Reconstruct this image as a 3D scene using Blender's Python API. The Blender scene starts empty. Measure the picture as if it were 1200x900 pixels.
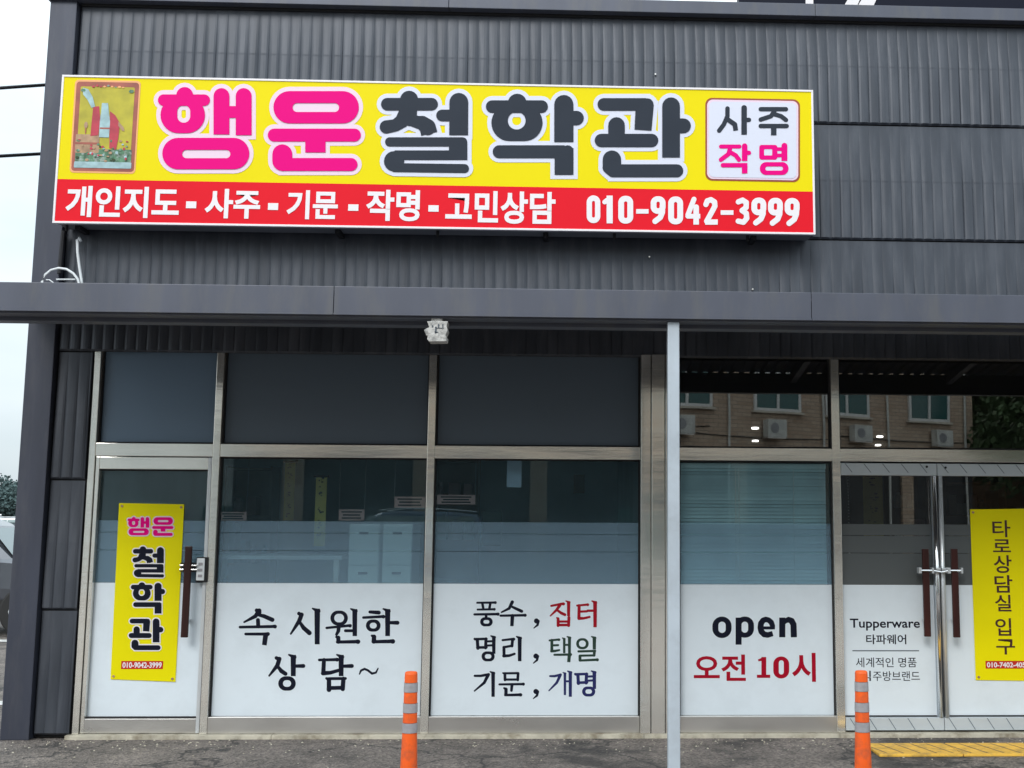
import bpy, bmesh, math, random
from math import radians as R_, sin, cos, pi
from mathutils import Matrix, Vector
random.seed(7)
S = bpy.context.scene
COL = S.collection

# ------------------------------------------------------------------ camera
FPX, CX, CY = 1340.0, 719.9, 450.0
YAW, PITCH, ROLL = -0.0405338, 0.1234664, -0.0048856
CAMP = Vector((0.0, -9.0, 1.60))
RM = Matrix.Rotation(YAW, 3, 'Z') @ Matrix.Rotation(PITCH, 3, 'X') @ Matrix.Rotation(ROLL, 3, 'Y')
cam = bpy.data.cameras.new("camera")
cam.sensor_fit = 'HORIZONTAL'; cam.sensor_width = 36
cam.lens = FPX / 1200 * 36
cam.shift_x = (600 - CX) / 1200
cam.clip_start = 0.05; cam.clip_end = 5000
camo = bpy.data.objects.new("camera", cam); COL.objects.link(camo)
xa, ya, za = RM.col[0], RM.col[2], -RM.col[1]
camo.matrix_world = Matrix(((xa[0], ya[0], za[0], CAMP[0]), (xa[1], ya[1], za[1], CAMP[1]),
                            (xa[2], ya[2], za[2], CAMP[2]), (0, 0, 0, 1)))
S.camera = camo

# ------------------------------------------------------------------ world, sun, exposure
SUN_EL, SUN_ROT = R_(40), R_(200)
w = bpy.data.worlds.new("World"); S.world = w; w.use_nodes = True
nt = w.node_tree; nt.nodes.clear()
sky = nt.nodes.new('ShaderNodeTexSky'); sky.sky_type = 'NISHITA'; sky.sun_disc = False
sky.sun_elevation = SUN_EL; sky.sun_rotation = SUN_ROT; sky.dust_density = 2.0
tc = nt.nodes.new('ShaderNodeTexCoord')
mp = nt.nodes.new('ShaderNodeMapping'); mp.inputs['Scale'].default_value = (1.2, 1.2, 4.0)
nz = nt.nodes.new('ShaderNodeTexNoise'); nz.inputs['Scale'].default_value = 1.6; nz.inputs['Detail'].default_value = 5
cr = nt.nodes.new('ShaderNodeValToRGB')
cr.color_ramp.elements[0].position = 0.3; cr.color_ramp.elements[0].color = (0.55, 0.655, 0.725, 1)
cr.color_ramp.elements[1].position = 0.62; cr.color_ramp.elements[1].color = (0.79, 0.865, 0.895, 1)
mul = nt.nodes.new('ShaderNodeVectorMath'); mul.operation = 'SCALE'; SKYV = 6.2
mix = nt.nodes.new('ShaderNodeMixRGB'); mix.inputs[0].default_value = 0.88
bg = nt.nodes.new('ShaderNodeBackground'); bg.inputs[1].default_value = 0.12
wo = nt.nodes.new('ShaderNodeOutputWorld')
L = nt.links.new
L(tc.outputs['Generated'], mp.inputs[0]); L(mp.outputs[0], nz.inputs['Vector']); L(nz.outputs['Fac'], cr.inputs[0])
# overcast sky: brighter towards the zenith, (1 + 2 sin(elevation)) as the standard overcast sky
spx = nt.nodes.new('ShaderNodeSeparateXYZ'); L(tc.outputs['Generated'], spx.inputs[0])
mz = nt.nodes.new('ShaderNodeMath'); mz.operation = 'MULTIPLY_ADD'; mz.use_clamp = False
mc = nt.nodes.new('ShaderNodeMath'); mc.operation = 'MAXIMUM'; mc.inputs[1].default_value = 0.0
L(spx.outputs[2], mc.inputs[0]); L(mc.outputs[0], mz.inputs[0]); mz.inputs[1].default_value = 2.0 * SKYV; mz.inputs[2].default_value = SKYV
L(mz.outputs[0], mul.inputs['Scale'])
L(cr.outputs[0], mul.inputs[0]); L(sky.outputs[0], mix.inputs[1]); L(mul.outputs[0], mix.inputs[2])
L(mix.outputs[0], bg.inputs[0]); L(bg.outputs[0], wo.inputs[0])
sl = bpy.data.lights.new("sun", 'SUN'); sl.energy = 1.15; sl.angle = R_(24); sl.color = (1.0, 0.98, 0.95)
so = bpy.data.objects.new("sun", sl); COL.objects.link(so)
sd = Vector((cos(SUN_EL) * sin(SUN_ROT), cos(SUN_EL) * cos(SUN_ROT), sin(SUN_EL)))
so.rotation_euler = (-sd).to_track_quat('-Z', 'Y').to_euler()
so.location = (0, -20, 20)
S.view_settings.view_transform = 'Standard'; S.view_settings.look = 'None'
S.view_settings.exposure = 0.47; S.view_settings.gamma = 1.0
S.render.engine = 'CYCLES'
S.cycles.max_bounces = 7; S.cycles.transparent_max_bounces = 12
S.cycles.diffuse_bounces = 3; S.cycles.glossy_bounces = 4
S.cycles.caustics_reflective = False; S.cycles.caustics_refractive = False
S.cycles.use_denoising = True

def at(px, py, Y=0.0):
    """point on the vertical plane y=Y seen at photo pixel (px,py) of 1200x900"""
    r = RM @ Vector(((px - CX) / FPX, 1.0, -(py - CY) / FPX))
    return CAMP + r * ((Y - CAMP.y) / r.y)
def atz(px, py, Z=0.0):
    r = RM @ Vector(((px - CX) / FPX, 1.0, -(py - CY) / FPX))
    return CAMP + r * ((Z - CAMP.z) / r.z)

# ------------------------------------------------------------------ materials
MAT = {}
def pbr(name, col, rough=0.6, metal=0.0, var=0.0, vscale=6.0, bump=0.0, bscale=40.0, coat=0.0, spec=0.5,
        stretch=(1, 1, 1), dirt=None, dscale=1.5, damt=0.5, emis=None, estr=0.0, rvar=0.0):
    m = bpy.data.materials.new(name); m.use_nodes = True
    n = m.node_tree.nodes; l = m.node_tree.links.new
    b = n['Principled BSDF']
    b.inputs['Roughness'].default_value = rough; b.inputs['Metallic'].default_value = metal
    b.inputs['Specular IOR Level'].default_value = spec; b.inputs['Coat Weight'].default_value = coat
    b.inputs['Base Color'].default_value = (*col, 1)
    geo = n.new('ShaderNodeTexCoord'); mpn = n.new('ShaderNodeMapping'); mpn.inputs['Scale'].default_value = stretch
    l(geo.outputs['Object'], mpn.inputs[0])
    if var > 0 or dirt:
        t = n.new('ShaderNodeTexNoise'); t.inputs['Scale'].default_value = vscale; t.inputs['Detail'].default_value = 6
        l(mpn.outputs[0], t.inputs['Vector'])
        rp = n.new('ShaderNodeValToRGB')
        rp.color_ramp.elements[0].position = 0.3; rp.color_ramp.elements[1].position = 0.7
        rp.color_ramp.elements[0].color = (*[c * (1 - var) for c in col], 1)
        rp.color_ramp.elements[1].color = (*[min(1, c * (1 + var)) for c in col], 1)
        l(t.outputs['Fac'], rp.inputs[0]); out = rp.outputs[0]
        if dirt:
            t2 = n.new('ShaderNodeTexNoise'); t2.inputs['Scale'].default_value = dscale; t2.inputs['Detail'].default_value = 8
            t2.inputs['Roughness'].default_value = 0.65
            l(mpn.outputs[0], t2.inputs['Vector'])
            r2 = n.new('ShaderNodeValToRGB'); r2.color_ramp.elements[0].position = 0.48; r2.color_ramp.elements[1].position = 0.68
            r2.color_ramp.elements[0].color = (0, 0, 0, 1); r2.color_ramp.elements[1].color = (damt,) * 3 + (1,)
            l(t2.outputs['Fac'], r2.inputs[0])
            mx = n.new('ShaderNodeMixRGB'); mx.inputs[2].default_value = (*dirt, 1)
            l(r2.outputs[0], mx.inputs[0]); l(out, mx.inputs[1]); out = mx.outputs[0]
        l(out, b.inputs['Base Color'])
        if rvar > 0:
            ma = n.new('ShaderNodeMath'); ma.operation = 'MULTIPLY_ADD'; ma.inputs[1].default_value = rvar; ma.inputs[2].default_value = rough - rvar * 0.5
            l(t.outputs['Fac'], ma.inputs[0]); l(ma.outputs[0], b.inputs['Roughness'])
    if bump > 0:
        tb = n.new('ShaderNodeTexNoise'); tb.inputs['Scale'].default_value = bscale; tb.inputs['Detail'].default_value = 4
        l(mpn.outputs[0], tb.inputs['Vector'])
        bn = n.new('ShaderNodeBump'); bn.inputs['Strength'].default_value = bump; bn.inputs['Distance'].default_value = 0.01
        l(tb.outputs['Fac'], bn.inputs['Height']); l(bn.outputs[0], b.inputs['Normal'])
    if emis:
        b.inputs['Emission Color'].default_value = (*emis, 1); b.inputs['Emission Strength'].default_value = estr
    MAT[name] = m
    return m

def film(name, tint, col, opac, rough=0.4):
    m = bpy.data.materials.new(name); m.use_nodes = True
    n = m.node_tree.nodes; l = m.node_tree.links.new
    b = n['Principled BSDF']; b.inputs['Base Color'].default_value = (*col, 1); b.inputs['Roughness'].default_value = rough
    tr = n.new('ShaderNodeBsdfTransparent'); tr.inputs[0].default_value = (*tint, 1)
    mx = n.new('ShaderNodeMixShader'); mx.inputs[0].default_value = opac
    l(tr.outputs[0], mx.inputs[1]); l(b.outputs[0], mx.inputs[2]); l(mx.outputs[0], n['Material Output'].inputs[0])
    MAT[name] = m
def glassm(name, tint, ior=1.6, gcol=(1, 1, 1), wav=0.0, dust_haze=.02, haze_tint=(.6, .6, .6)):
    m = bpy.data.materials.new(name); m.use_nodes = True
    n = m.node_tree.nodes; l = m.node_tree.links.new
    n.remove(n['Principled BSDF'])
    tr = n.new('ShaderNodeBsdfTransparent'); tr.inputs[0].default_value = (*tint, 1)
    g = n.new('ShaderNodeBsdfGlossy'); g.inputs['Roughness'].default_value = 0.0; g.inputs['Color'].default_value = (*gcol, 1)
    fr = n.new('ShaderNodeFresnel'); fr.inputs[0].default_value = ior
    mx = n.new('ShaderNodeMixShader')
    if wav > 0:
        t = n.new('ShaderNodeTexNoise'); t.inputs['Scale'].default_value = 1.3; t.inputs['Detail'].default_value = 1
        tcn = n.new('ShaderNodeTexCoord'); l(tcn.outputs['Object'], t.inputs['Vector'])
        bn = n.new('ShaderNodeBump'); bn.inputs['Strength'].default_value = wav; bn.inputs['Distance'].default_value = 0.004
        l(t.outputs['Fac'], bn.inputs['Height']); l(bn.outputs[0], g.inputs['Normal'])
    l(fr.outputs[0], mx.inputs[0]); l(tr.outputs[0], mx.inputs[1]); l(g.outputs[0], mx.inputs[2])
    df = n.new('ShaderNodeBsdfDiffuse'); df.inputs[0].default_value = (*haze_tint, 1)
    m2 = n.new('ShaderNodeMixShader'); nd_ = n.new('ShaderNodeTexNoise'); nd_.inputs['Scale'].default_value = 3.5; nd_.inputs['Detail'].default_value = 8
    tcd = n.new('ShaderNodeTexCoord'); l(tcd.outputs['Object'], nd_.inputs['Vector'])
    mm = n.new('ShaderNodeMath'); mm.operation = 'MULTIPLY'; mm.inputs[1].default_value = dust_haze * 2; l(nd_.outputs['Fac'], mm.inputs[0])
    l(mm.outputs[0], m2.inputs[0]); l(mx.outputs[0], m2.inputs[1]); l(df.outputs[0], m2.inputs[2])
    l(m2.outputs[0], n['Material Output'].inputs[0])
    MAT[name] = m

pbr('clad', (0.061, 0.069, 0.086), 0.40, 0.25, var=0.20, vscale=1.6, rvar=0.15, dirt=(0.13, 0.135, 0.15), dscale=1.6, damt=0.32, stretch=(5, 1, .7))
pbr('trim', (0.050, 0.056, 0.080), 0.45, 0.2, var=0.12, vscale=2, dirt=(0.11, 0.11, 0.12), dscale=3, damt=0.35, stretch=(3, 3, .5))
pbr('beam', (0.090, 0.098, 0.128), 0.45, 0.2, var=0.09, vscale=1.5, dirt=(0.13, 0.13, 0.13), dscale=2.5, damt=0.5, stretch=(3, 1, .8))
pbr('dark', (0.012, 0.012, 0.014), 0.7)
pbr('steel', (0.98, 0.94, 0.87), 0.14, 0.80, var=0.05, vscale=3, rvar=0.12, stretch=(.3, .3, 2.2), bump=0.22, bscale=3)
pbr('steel_dull', (0.78, 0.76, 0.73), 0.30, 0.9, var=0.1, vscale=3, rvar=0.2, stretch=(.5, 1, 1))
pbr('silver', (0.75, 0.78, 0.80), 0.3, 0.5, var=0.05, vscale=4)
pbr('chrome', (0.85, 0.85, 0.85), 0.12, 1.0)
pbr('post', (0.50, 0.56, 0.62), 0.45, 0.2, var=0.08, vscale=3, dirt=(.2, .2, .2), dscale=4, damt=.2)
pbr('white_film', (0.78, 0.86, 0.92), 0.35, var=0.03, vscale=1.2, coat=0.15, dirt=(.58, .64, .68), dscale=2.5, damt=.25)
pbr('tape', (0.62, 0.68, 0.72), 0.3, 0.2, var=0.06, vscale=3)
pbr('tape_line', (0.16, 0.2, 0.24), 0.5)
pbr('ink', (0.006, 0.008, 0.020), 0.5, spec=.15)
pbr('ink_soft', (0.055, 0.075, 0.10), 0.5)
pbr('ink_navy', (0.006, 0.010, 0.10), 0.5)
pbr('ink_green', (0.008, 0.035, 0.022), 0.5)
pbr('ink_red', (0.36, 0.004, 0.016), 0.5, spec=.15)
pbr('ink_crimson', (0.40, 0.002, 0.02), 0.5, spec=.15)
pbr('ink_maroon', (0.05, 0.008, 0.008), 0.5)
pbr('sign_yellow', (0.88, 0.73, 0.0), 0.5, spec=.15, var=0.015, vscale=1.3)
pbr('sign_red', (0.80, 0.008, 0.022), 0.5, spec=.15, var=0.03, vscale=1.5)
pbr('sign_pink', (0.86, 0.0, 0.23), 0.5, spec=.1)
pbr('sign_char', (0.036, 0.044, 0.060), 0.5, spec=.1, var=0.05, vscale=3)
pbr('sign_halo', (0.72, 0.74, 0.86), 0.4)
pbr('sign_halo_pink', (0.86, 0.66, 0.78), 0.4)
pbr('sign_white', (0.88, 0.84, 0.86), 0.4)
pbr('sign_brown', (0.33, 0.06, 0.02), 0.4)
pbr('label_red', (0.55, 0.03, 0.02), 0.5, spec=.2)
pbr('sign_orange', (0.90, 0.42, 0.16), 0.4)
pbr('card_edge', (0.36, 0.09, 0.06), 0.5, var=.2, vscale=9)
pbr('card_field', (0.48, 0.42, 0.02), 0.5, var=.2, vscale=9)
pbr('card_blue', (0.35, 0.52, 0.55), 0.5, var=.25, vscale=14)
pbr('card_red', (0.48, 0.03, 0.06), 0.5, var=.2, vscale=14)
pbr('card_green', (0.07, 0.19, 0.10), 0.5, var=.6, vscale=22, dirt=(.45, .5, .48), dscale=28, damt=.9)
pbr('card_tan', (0.42, 0.26, 0.15), 0.5, var=.3, vscale=16)
pbr('banner', (0.88, 0.78, 0.0), 0.5, spec=.15, var=0.03, vscale=2)
pbr('cabinet_metal', (0.30, 0.31, 0.33), 0.45, 0.3, var=.1, vscale=2)
pbr('wood', (0.040, 0.010, 0.008), 0.4, var=0.4, vscale=20, stretch=(1, 1, .1), coat=0.1, spec=.3)
pbr('orange', (0.86, 0.115, 0.012), 0.4, var=0.05, vscale=5, dirt=(.26, .08, .05), dscale=9, damt=.6)
pbr('reflective', (0.37, 0.36, 0.38), 0.35, 0.2, var=0.12, vscale=40)
pbr('concrete', (0.56, 0.52, 0.42), 0.8, var=0.15, vscale=8, dirt=(.14, .10, .05), dscale=6, damt=.7, bump=.4, bscale=60, stretch=(1, 1, 1))
pbr('yellow_rubber', (0.86, 0.50, 0.07), 0.7, var=0.15, vscale=9, dirt=(.25, .17, .08), dscale=14, damt=.6)
pbr('rubber', (0.018, 0.018, 0.02), 0.8, var=0.3, vscale=20, bump=.5, bscale=60)
pbr('cable', (0.012, 0.012, 0.016), 0.6)
pbr('white_plastic', (0.75, 0.78, 0.80), 0.4, var=.05, vscale=4)
pbr('grubby_white', (0.50, 0.49, 0.47), 0.6, var=.2, vscale=25, dirt=(.12, .12, .12), dscale=26, damt=.8, bump=.6, bscale=40)
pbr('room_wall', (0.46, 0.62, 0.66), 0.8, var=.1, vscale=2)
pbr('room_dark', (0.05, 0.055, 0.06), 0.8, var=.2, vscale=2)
pbr('room_floor', (0.12, 0.12, 0.11), 0.5, var=.2, vscale=2)
pbr('fridge', (0.90, 0.96, 0.96), 0.35)
pbr('lampglow', (1, 1, 1), 0.5, emis=(1, .96, .9), estr=9)
pbr('blind', (0.66, 0.86, 0.93), 0.5, var=.12, vscale=3)
pbr('paper_yellow', (0.72, 0.66, 0.20), 0.7, var=.1, vscale=8)
pbr('paper_blue', (0.55, 0.74, 0.95), 0.6)
pbr('paper_pink', (0.72, 0.48, 0.46), 0.6)
pbr('box_brown', (0.20, 0.13, 0.08), 0.8, var=.2, vscale=4)
pbr('teal_thing', (0.06, 0.16, 0.16), 0.5, var=.2, vscale=5)
film('dark_film', (0.10, 0.14, 0.20), (0.115, 0.155, 0.200), 0.97, 0.42)
film('dark_film_pale', (0.10, 0.14, 0.20), (0.16, 0.24, 0.335), 0.97, 0.36)
film('frost', (0.93, 0.99, 1.0), (0.34, 0.50, 0.64), 0.27, 0.4)
film('frost_grey', (0.60, 0.66, 0.66), (0.155, 0.17, 0.175), 0.62, 0.4)
glassm('glass', (0.92, 0.98, 0.99), 1.45, (0.85, 0.98, 1.0), wav=.06, dust_haze=.034, haze_tint=(.42, .68, .80))  # dust tinted as a painted blue haze that lifts the dark interior
glassm('glass_dark', (0.72, 0.74, 0.74), 2.15, (1, 0.97, 0.93), wav=.12, dust_haze=.008)
glassm('glass_film', (0.8, 0.86, 0.9), 1.35, (1, 1, 1), wav=.05)
pbr('mortar_brick', (0.30, 0.20, 0.13), 0.85)
def brickify(m, c1=(0.66, 0.53, 0.41), c2=(0.52, 0.38, 0.28), mo=(0.34, 0.29, 0.24)):
    n = m.node_tree.nodes; l = m.node_tree.links.new; b = n['Principled BSDF']
    tcn = n.new('ShaderNodeTexCoord'); sp = n.new('ShaderNodeSeparateXYZ'); cb = n.new('ShaderNodeCombineXYZ')
    l(tcn.outputs['Object'], sp.inputs[0]); l(sp.outputs[0], cb.inputs[0]); l(sp.outputs[2], cb.inputs[1])
    br = n.new('ShaderNodeTexBrick'); l(cb.outputs[0], br.inputs['Vector'])
    br.inputs['Color1'].default_value = (*c1, 1); br.inputs['Color2'].default_value = (*c2, 1); br.inputs['Mortar'].default_value = (*mo, 1)
    br.inputs['Scale'].default_value = 1.0; br.inputs['Brick Width'].default_value = 0.42; br.inputs['Row Height'].default_value = 0.14
    br.inputs['Mortar Size'].default_value = 0.014
    nzn = n.new('ShaderNodeTexNoise'); nzn.inputs['Scale'].default_value = .7; l(tcn.outputs['Object'], nzn.inputs['Vector'])
    mx = n.new('ShaderNodeMixRGB'); mx.blend_type = 'MULTIPLY'; mx.inputs[0].default_value = .3
    l(br.outputs['Color'], mx.inputs[1]); l(nzn.outputs['Fac'], mx.inputs[2]); l(mx.outputs[0], b.inputs['Base Color'])
brickify(MAT['mortar_brick'])
pbr('plaster', (0.58, 0.54, 0.47), 0.85, var=.1, vscale=1, dirt=(.2, .19, .17), dscale=1, damt=.5)
pbr('win_frame', (0.70, 0.72, 0.72), 0.4)
pbr('win_glass', (0.03, 0.11, 0.11), 0.12, spec=.8)
pbr('white_wall', (0.78, 0.80, 0.80), 0.8, var=.06, vscale=1)
pbr('ac_case', (0.58, 0.60, 0.58), 0.5, var=.15, vscale=3)
pbr('bark', (0.07, 0.05, 0.035), 0.9, var=.3, vscale=8)
pbr('leaf', (0.045, 0.085, 0.030), 0.7, var=.45, vscale=.9)
pbr('leaf_far_haze', (0.050, 0.085, 0.085), 0.8, var=.4, vscale=.5)  # distance haze put into the leaf colour as a bluish tint
pbr('car_silver', (0.52, 0.55, 0.57), 0.25, 0.5, coat=.6)
pbr('car_grey', (0.11, 0.12, 0.14), 0.25, 0.4, coat=.6)
pbr('car_white', (0.75, 0.77, 0.78), 0.3, 0.0, coat=.6)
pbr('car_dark', (0.03, 0.035, 0.05), 0.3, 0.2, coat=.6)
pbr('car_blue', (0.07, 0.12, 0.21), 0.25, 0.3, coat=.7)
pbr('car_glass', (0.22, 0.28, 0.28), 0.08, 0.3, spec=.9)
pbr('tyre', (0.02, 0.02, 0.02), 0.8)
pbr('tail_lamp', (0.35, 0.01, 0.01), 0.2)
pbr('paint_white', (0.70, 0.70, 0.68), 0.7, var=.15, vscale=6, dirt=(.2, .2, .2), dscale=7, damt=.6)

# asphalt
m = bpy.data.materials.new('asphalt'); m.use_nodes = True; MAT['asphalt'] = m
n = m.node_tree.nodes; l = m.node_tree.links.new; b = n['Principled BSDF']
tcn = n.new('ShaderNodeTexCoord')
def noise(sc, det=6, ro=.6):
    t = n.new('ShaderNodeTexNoise'); t.inputs['Scale'].default_value = sc; t.inputs['Detail'].default_value = det
    t.inputs['Roughness'].default_value = ro; l(tcn.outputs['Object'], t.inputs['Vector']); return t
def ramp(src, p0, c0, p1, c1):
    r = n.new('ShaderNodeValToRGB'); r.color_ramp.elements[0].position = p0; r.color_ramp.elements[1].position = p1
    r.color_ramp.elements[0].color = (*c0, 1); r.color_ramp.elements[1].color = (*c1, 1); l(src, r.inputs[0]); return r.outputs[0]
def mixc(kind, fac, a, bb):
    x = n.new('ShaderNodeMixRGB'); x.blend_type = kind
    if isinstance(fac, float): x.inputs[0].default_value = fac
    else: l(fac, x.inputs[0])
    l(a, x.inputs[1]); l(bb, x.inputs[2]); return x.outputs[0]
base = ramp(noise(1.6, 9, .72).outputs[0], .34, (0.095, 0.084, 0.078), .66, (0.225, 0.198, 0.180))
spk = n.new('ShaderNodeTexVoronoi'); spk.inputs['Scale'].default_value = 62; l(tcn.outputs['Object'], spk.inputs['Vector'])
sp = ramp(spk.outputs['Color'], .15, (0.45, 0.45, 0.46), .85, (1.7, 1.65, 1.6))
c = mixc('MULTIPLY', 0.8, base, sp)
wet = ramp(noise(.55, 4, .7).outputs[0], .56, (0, 0, 0), .62, (.7, .7, .7))
dk = n.new('ShaderNodeRGB'); dk.outputs[0].default_value = (.03, .029, .030, 1)
c = mixc('MIX', wet, c, dk.outputs[0])
vb = n.new('ShaderNodeTexVoronoi'); vb.inputs['Scale'].default_value = 7; l(tcn.outputs['Object'], vb.inputs['Vector'])
chips = ramp(vb.outputs['Distance'], .035, (1, 1, 1), .05, (0, 0, 0))
wh = n.new('ShaderNodeRGB'); wh.outputs[0].default_value = (.34, .33, .31, 1)
c = mixc('MIX', chips, c, wh.outputs[0])
vc = n.new('ShaderNodeTexVoronoi'); vc.feature = 'DISTANCE_TO_EDGE'; vc.inputs['Scale'].default_value = .75
nw = noise(2.2, 5, .6); vm = n.new('ShaderNodeVectorMath'); vm.operation = 'MULTIPLY_ADD'; vm.inputs[1].default_value = (.5, .5, .5)
l(nw.outputs['Color'], vm.inputs[0]); l(tcn.outputs['Object'], vm.inputs[2]); l(vm.outputs[0], vc.inputs['Vector'])
crk = ramp(vc.outputs['Distance'], .004, (.85, .85, .85), .010, (0, 0, 0)); l2 = noise(.4, 2)
c = mixc('MIX', crk, c, dk.outputs[0])
l(c, b.inputs['Base Color']); b.inputs['Roughness'].default_value = .82
bn = n.new('ShaderNodeBump'); bn.inputs['Strength'].default_value = .7; bn.inputs['Distance'].default_value = .012
l(spk.outputs['Distance'], bn.inputs['Height']); l(bn.outputs[0], b.inputs['Normal'])

# ------------------------------------------------------------------ mesh helpers
def link(name, me, mat=None, parent=None):
    o = bpy.data.objects.new(name, me); COL.objects.link(o)
    if mat is not None: me.materials.append(MAT[mat])
    if parent is not None: o.parent = parent
    return o
class MB:
    def __init__(s): s.v = []; s.f = []; s.smooth = False
    def poly(s, pts): i = len(s.v); s.v += [tuple(p) for p in pts]; s.f.append(tuple(range(i, i + len(pts))))
    def box(s, x0, x1, y0, y1, z0, z1):
        i = len(s.v)
        s.v += [(x0, y0, z0), (x1, y0, z0), (x1, y1, z0), (x0, y1, z0), (x0, y0, z1), (x1, y0, z1), (x1, y1, z1), (x0, y1, z1)]
        s.f += [tuple(i + k for k in q) for q in ((0, 3, 2, 1), (4, 5, 6, 7), (0, 1, 5, 4), (1, 2, 6, 5), (2, 3, 7, 6), (3, 0, 4, 7))]
        return s
    def tube(s, pts, r, seg=8, caps=True):
        pts = [Vector(p) for p in pts]; rs = r if isinstance(r, (list, tuple)) else [r] * len(pts); base = len(s.v)
        for k, p in enumerate(pts):
            d = (pts[min(k + 1, len(pts) - 1)] - pts[max(k - 1, 0)]).normalized()
            up = Vector((0, 0, 1)) if abs(d.z) < .9 else Vector((1, 0, 0))
            a = d.cross(up).normalized(); bb = d.cross(a)
            for j in range(seg):
                t = 2 * pi * j / seg; q = p + (a * cos(t) + bb * sin(t)) * rs[k]; s.v.append(tuple(q))
        for k in range(len(pts) - 1):
            for j in range(seg):
                a0 = base + k * seg + j; a1 = base + k * seg + (j + 1) % seg
                s.f.append((a0, a1, a1 + seg, a0 + seg))
        if caps:
            s.f.append(tuple(base + j for j in range(seg))[::-1]); e = base + (len(pts) - 1) * seg
            s.f.append(tuple(e + j for j in range(seg)))
        return s
    def prism(s, pts, y0, y1):
        """pts = (x,z) outline, extruded from y0 to y1"""
        i = len(s.v); k = len(pts)
        s.v += [(p[0], y0, p[1]) for p in pts] + [(p[0], y1, p[1]) for p in pts]
        s.f.append(tuple(range(i, i + k))); s.f.append(tuple(range(i + k, i + 2 * k))[::-1])
        for j in range(k): s.f.append((i + j, i + (j + 1) % k, i + k + (j + 1) % k, i + k + j))
        return s
    def build(s, name, mat, parent=None, bevel=0.0, smooth=False, loc=None):
        me = bpy.data.meshes.new(name)
        v = s.v
        me.from_pydata(v, [], s.f); me.update()
        if bevel or True:
            bm = bmesh.new(); bm.from_mesh(me)
            bmesh.ops.recalc_face_normals(bm, faces=bm.faces)
            if bevel: bmesh.ops.bevel(bm, geom=bm.edges[:], offset=bevel, segments=2, affect='EDGES', profile=.6)
            bm.to_mesh(me); bm.free()
        if smooth: me.polygons.foreach_set('use_smooth', [True] * len(me.polygons))
        o = link(name, me, mat, parent)
        if loc is not None: o.location = loc
        return o
def box(name, mat, x0, x1, y0, y1, z0, z1, parent=None, bevel=0.0):
    return MB().box(x0, x1, y0, y1, z0, z1).build(name, mat, parent, bevel)
def thing(name, label, cat, group=None, loc=(0, 0, 0)):
    o = bpy.data.objects.new(name, None); COL.objects.link(o); o.location = loc
    o.empty_display_size = .2
    tag(o, label, cat, group); return o
def tag(o, label=None, cat=None, group=None, kind=None):
    if label: o['label'] = label
    if cat: o['category'] = cat
    if group: o['group'] = group
    if kind: o['kind'] = kind
    return o

# flat print on a vertical plane, measured in photo pixels, laid as thin vinyl pieces
class Print:
    def __init__(s, Y): s.Y = Y; s.k = 0; s.v = []; s.f = []
    def add(s, pts):
        y = s.Y - s.k * 0.00004; s.k += 1
        i = len(s.v)
        for (a, b_) in pts:
            p = at(a, b_, s.Y); s.v.append((p.x, y, p.z))
        s.f.append(tuple(range(i, i + len(pts))))
    def disc(s, x, y, r, ry=None, seg=20):
        ry = ry or r
        s.add([(x + r * cos(2 * pi * j / seg), y + ry * sin(2 * pi * j / seg)) for j in range(seg)])
    def stroke(s, pts, w, c0=1, c1=1, g=0.0, T=(0, 0, 1, 1)):
        ox, oy, sx, sy = T
        P = [Vector((ox + p[0] * sx, oy + p[1] * sy)) for p in pts]
        ws = list(w) if isinstance(w, (list, tuple)) else [w] * len(P)
        sc = (abs(sx) + abs(sy)) / 2
        hw = [q * sc / 2 + g for q in ws]
        for k in range(len(P) - 1):
            a, b_ = P[k].copy(), P[k + 1].copy(); d = (b_ - a).normalized(); nn = Vector((-d.y, d.x))
            if k == 0 and not c0: a = a - d * g
            if k == len(P) - 2 and not c1: b_ = b_ + d * g
            s.add([a + nn * hw[k], b_ + nn * hw[k + 1], b_ - nn * hw[k + 1], a - nn * hw[k]])
        for k in range(len(P)):
            if (k == 0 and not c0) or (k == len(P) - 1 and not c1): continue
            s.disc(P[k].x, P[k].y, hw[k])
    def rrect(s, x0, y0, x1, y1, r, n_=8):
        o = []
        r = max(0.01, min(r, (x1 - x0) / 2, (y1 - y0) / 2))
        for cx_, cy_, a0 in ((x1 - r, y1 - r, 0), (x0 + r, y1 - r, 90), (x0 + r, y0 + r, 180), (x1 - r, y0 + r, 270)):
            for j in range(n_ + 1):
                t = R_(a0 + 90 * j / n_); o.append((cx_ + r * cos(t), cy_ + r * sin(t)))
        return o
    def ring(s, o, h, ro, rh, g=0.0, T=(0, 0, 1, 1)):
        ox, oy, sx, sy = T; sc = (sx + sy) / 2
        O = (ox + o[0] * sx - g, oy + o[1] * sy - g, ox + o[2] * sx + g, oy + o[3] * sy + g)
        H = (ox + h[0] * sx + g, oy + h[1] * sy + g, ox + h[2] * sx - g, oy + h[3] * sy - g)
        po = s.rrect(*O, ro * sc + g)
        if H[2] - H[0] < .6 or H[3] - H[1] < .6:
            s.add(po); return
        ph = s.rrect(*H, max(.1, rh * sc - g)); N = len(po)
        y = s.Y - s.k * 0.00004; s.k += 1; i = len(s.v)
        for (a, b_) in po + ph:
            p = at(a, b_, s.Y); s.v.append((p.x, y, p.z))
        for j in range(N):
            s.f.append((i + j, i + (j + 1) % N, i + N + (j + 1) % N, i + N + j))
    def build(s, name, mat, parent):
        m_ = MB(); m_.v = s.v; m_.f = s.f
        me = bpy.data.meshes.new(name); me.from_pydata(s.v, [], s.f); me.update()
        return link(name, me, mat, parent)

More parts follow.
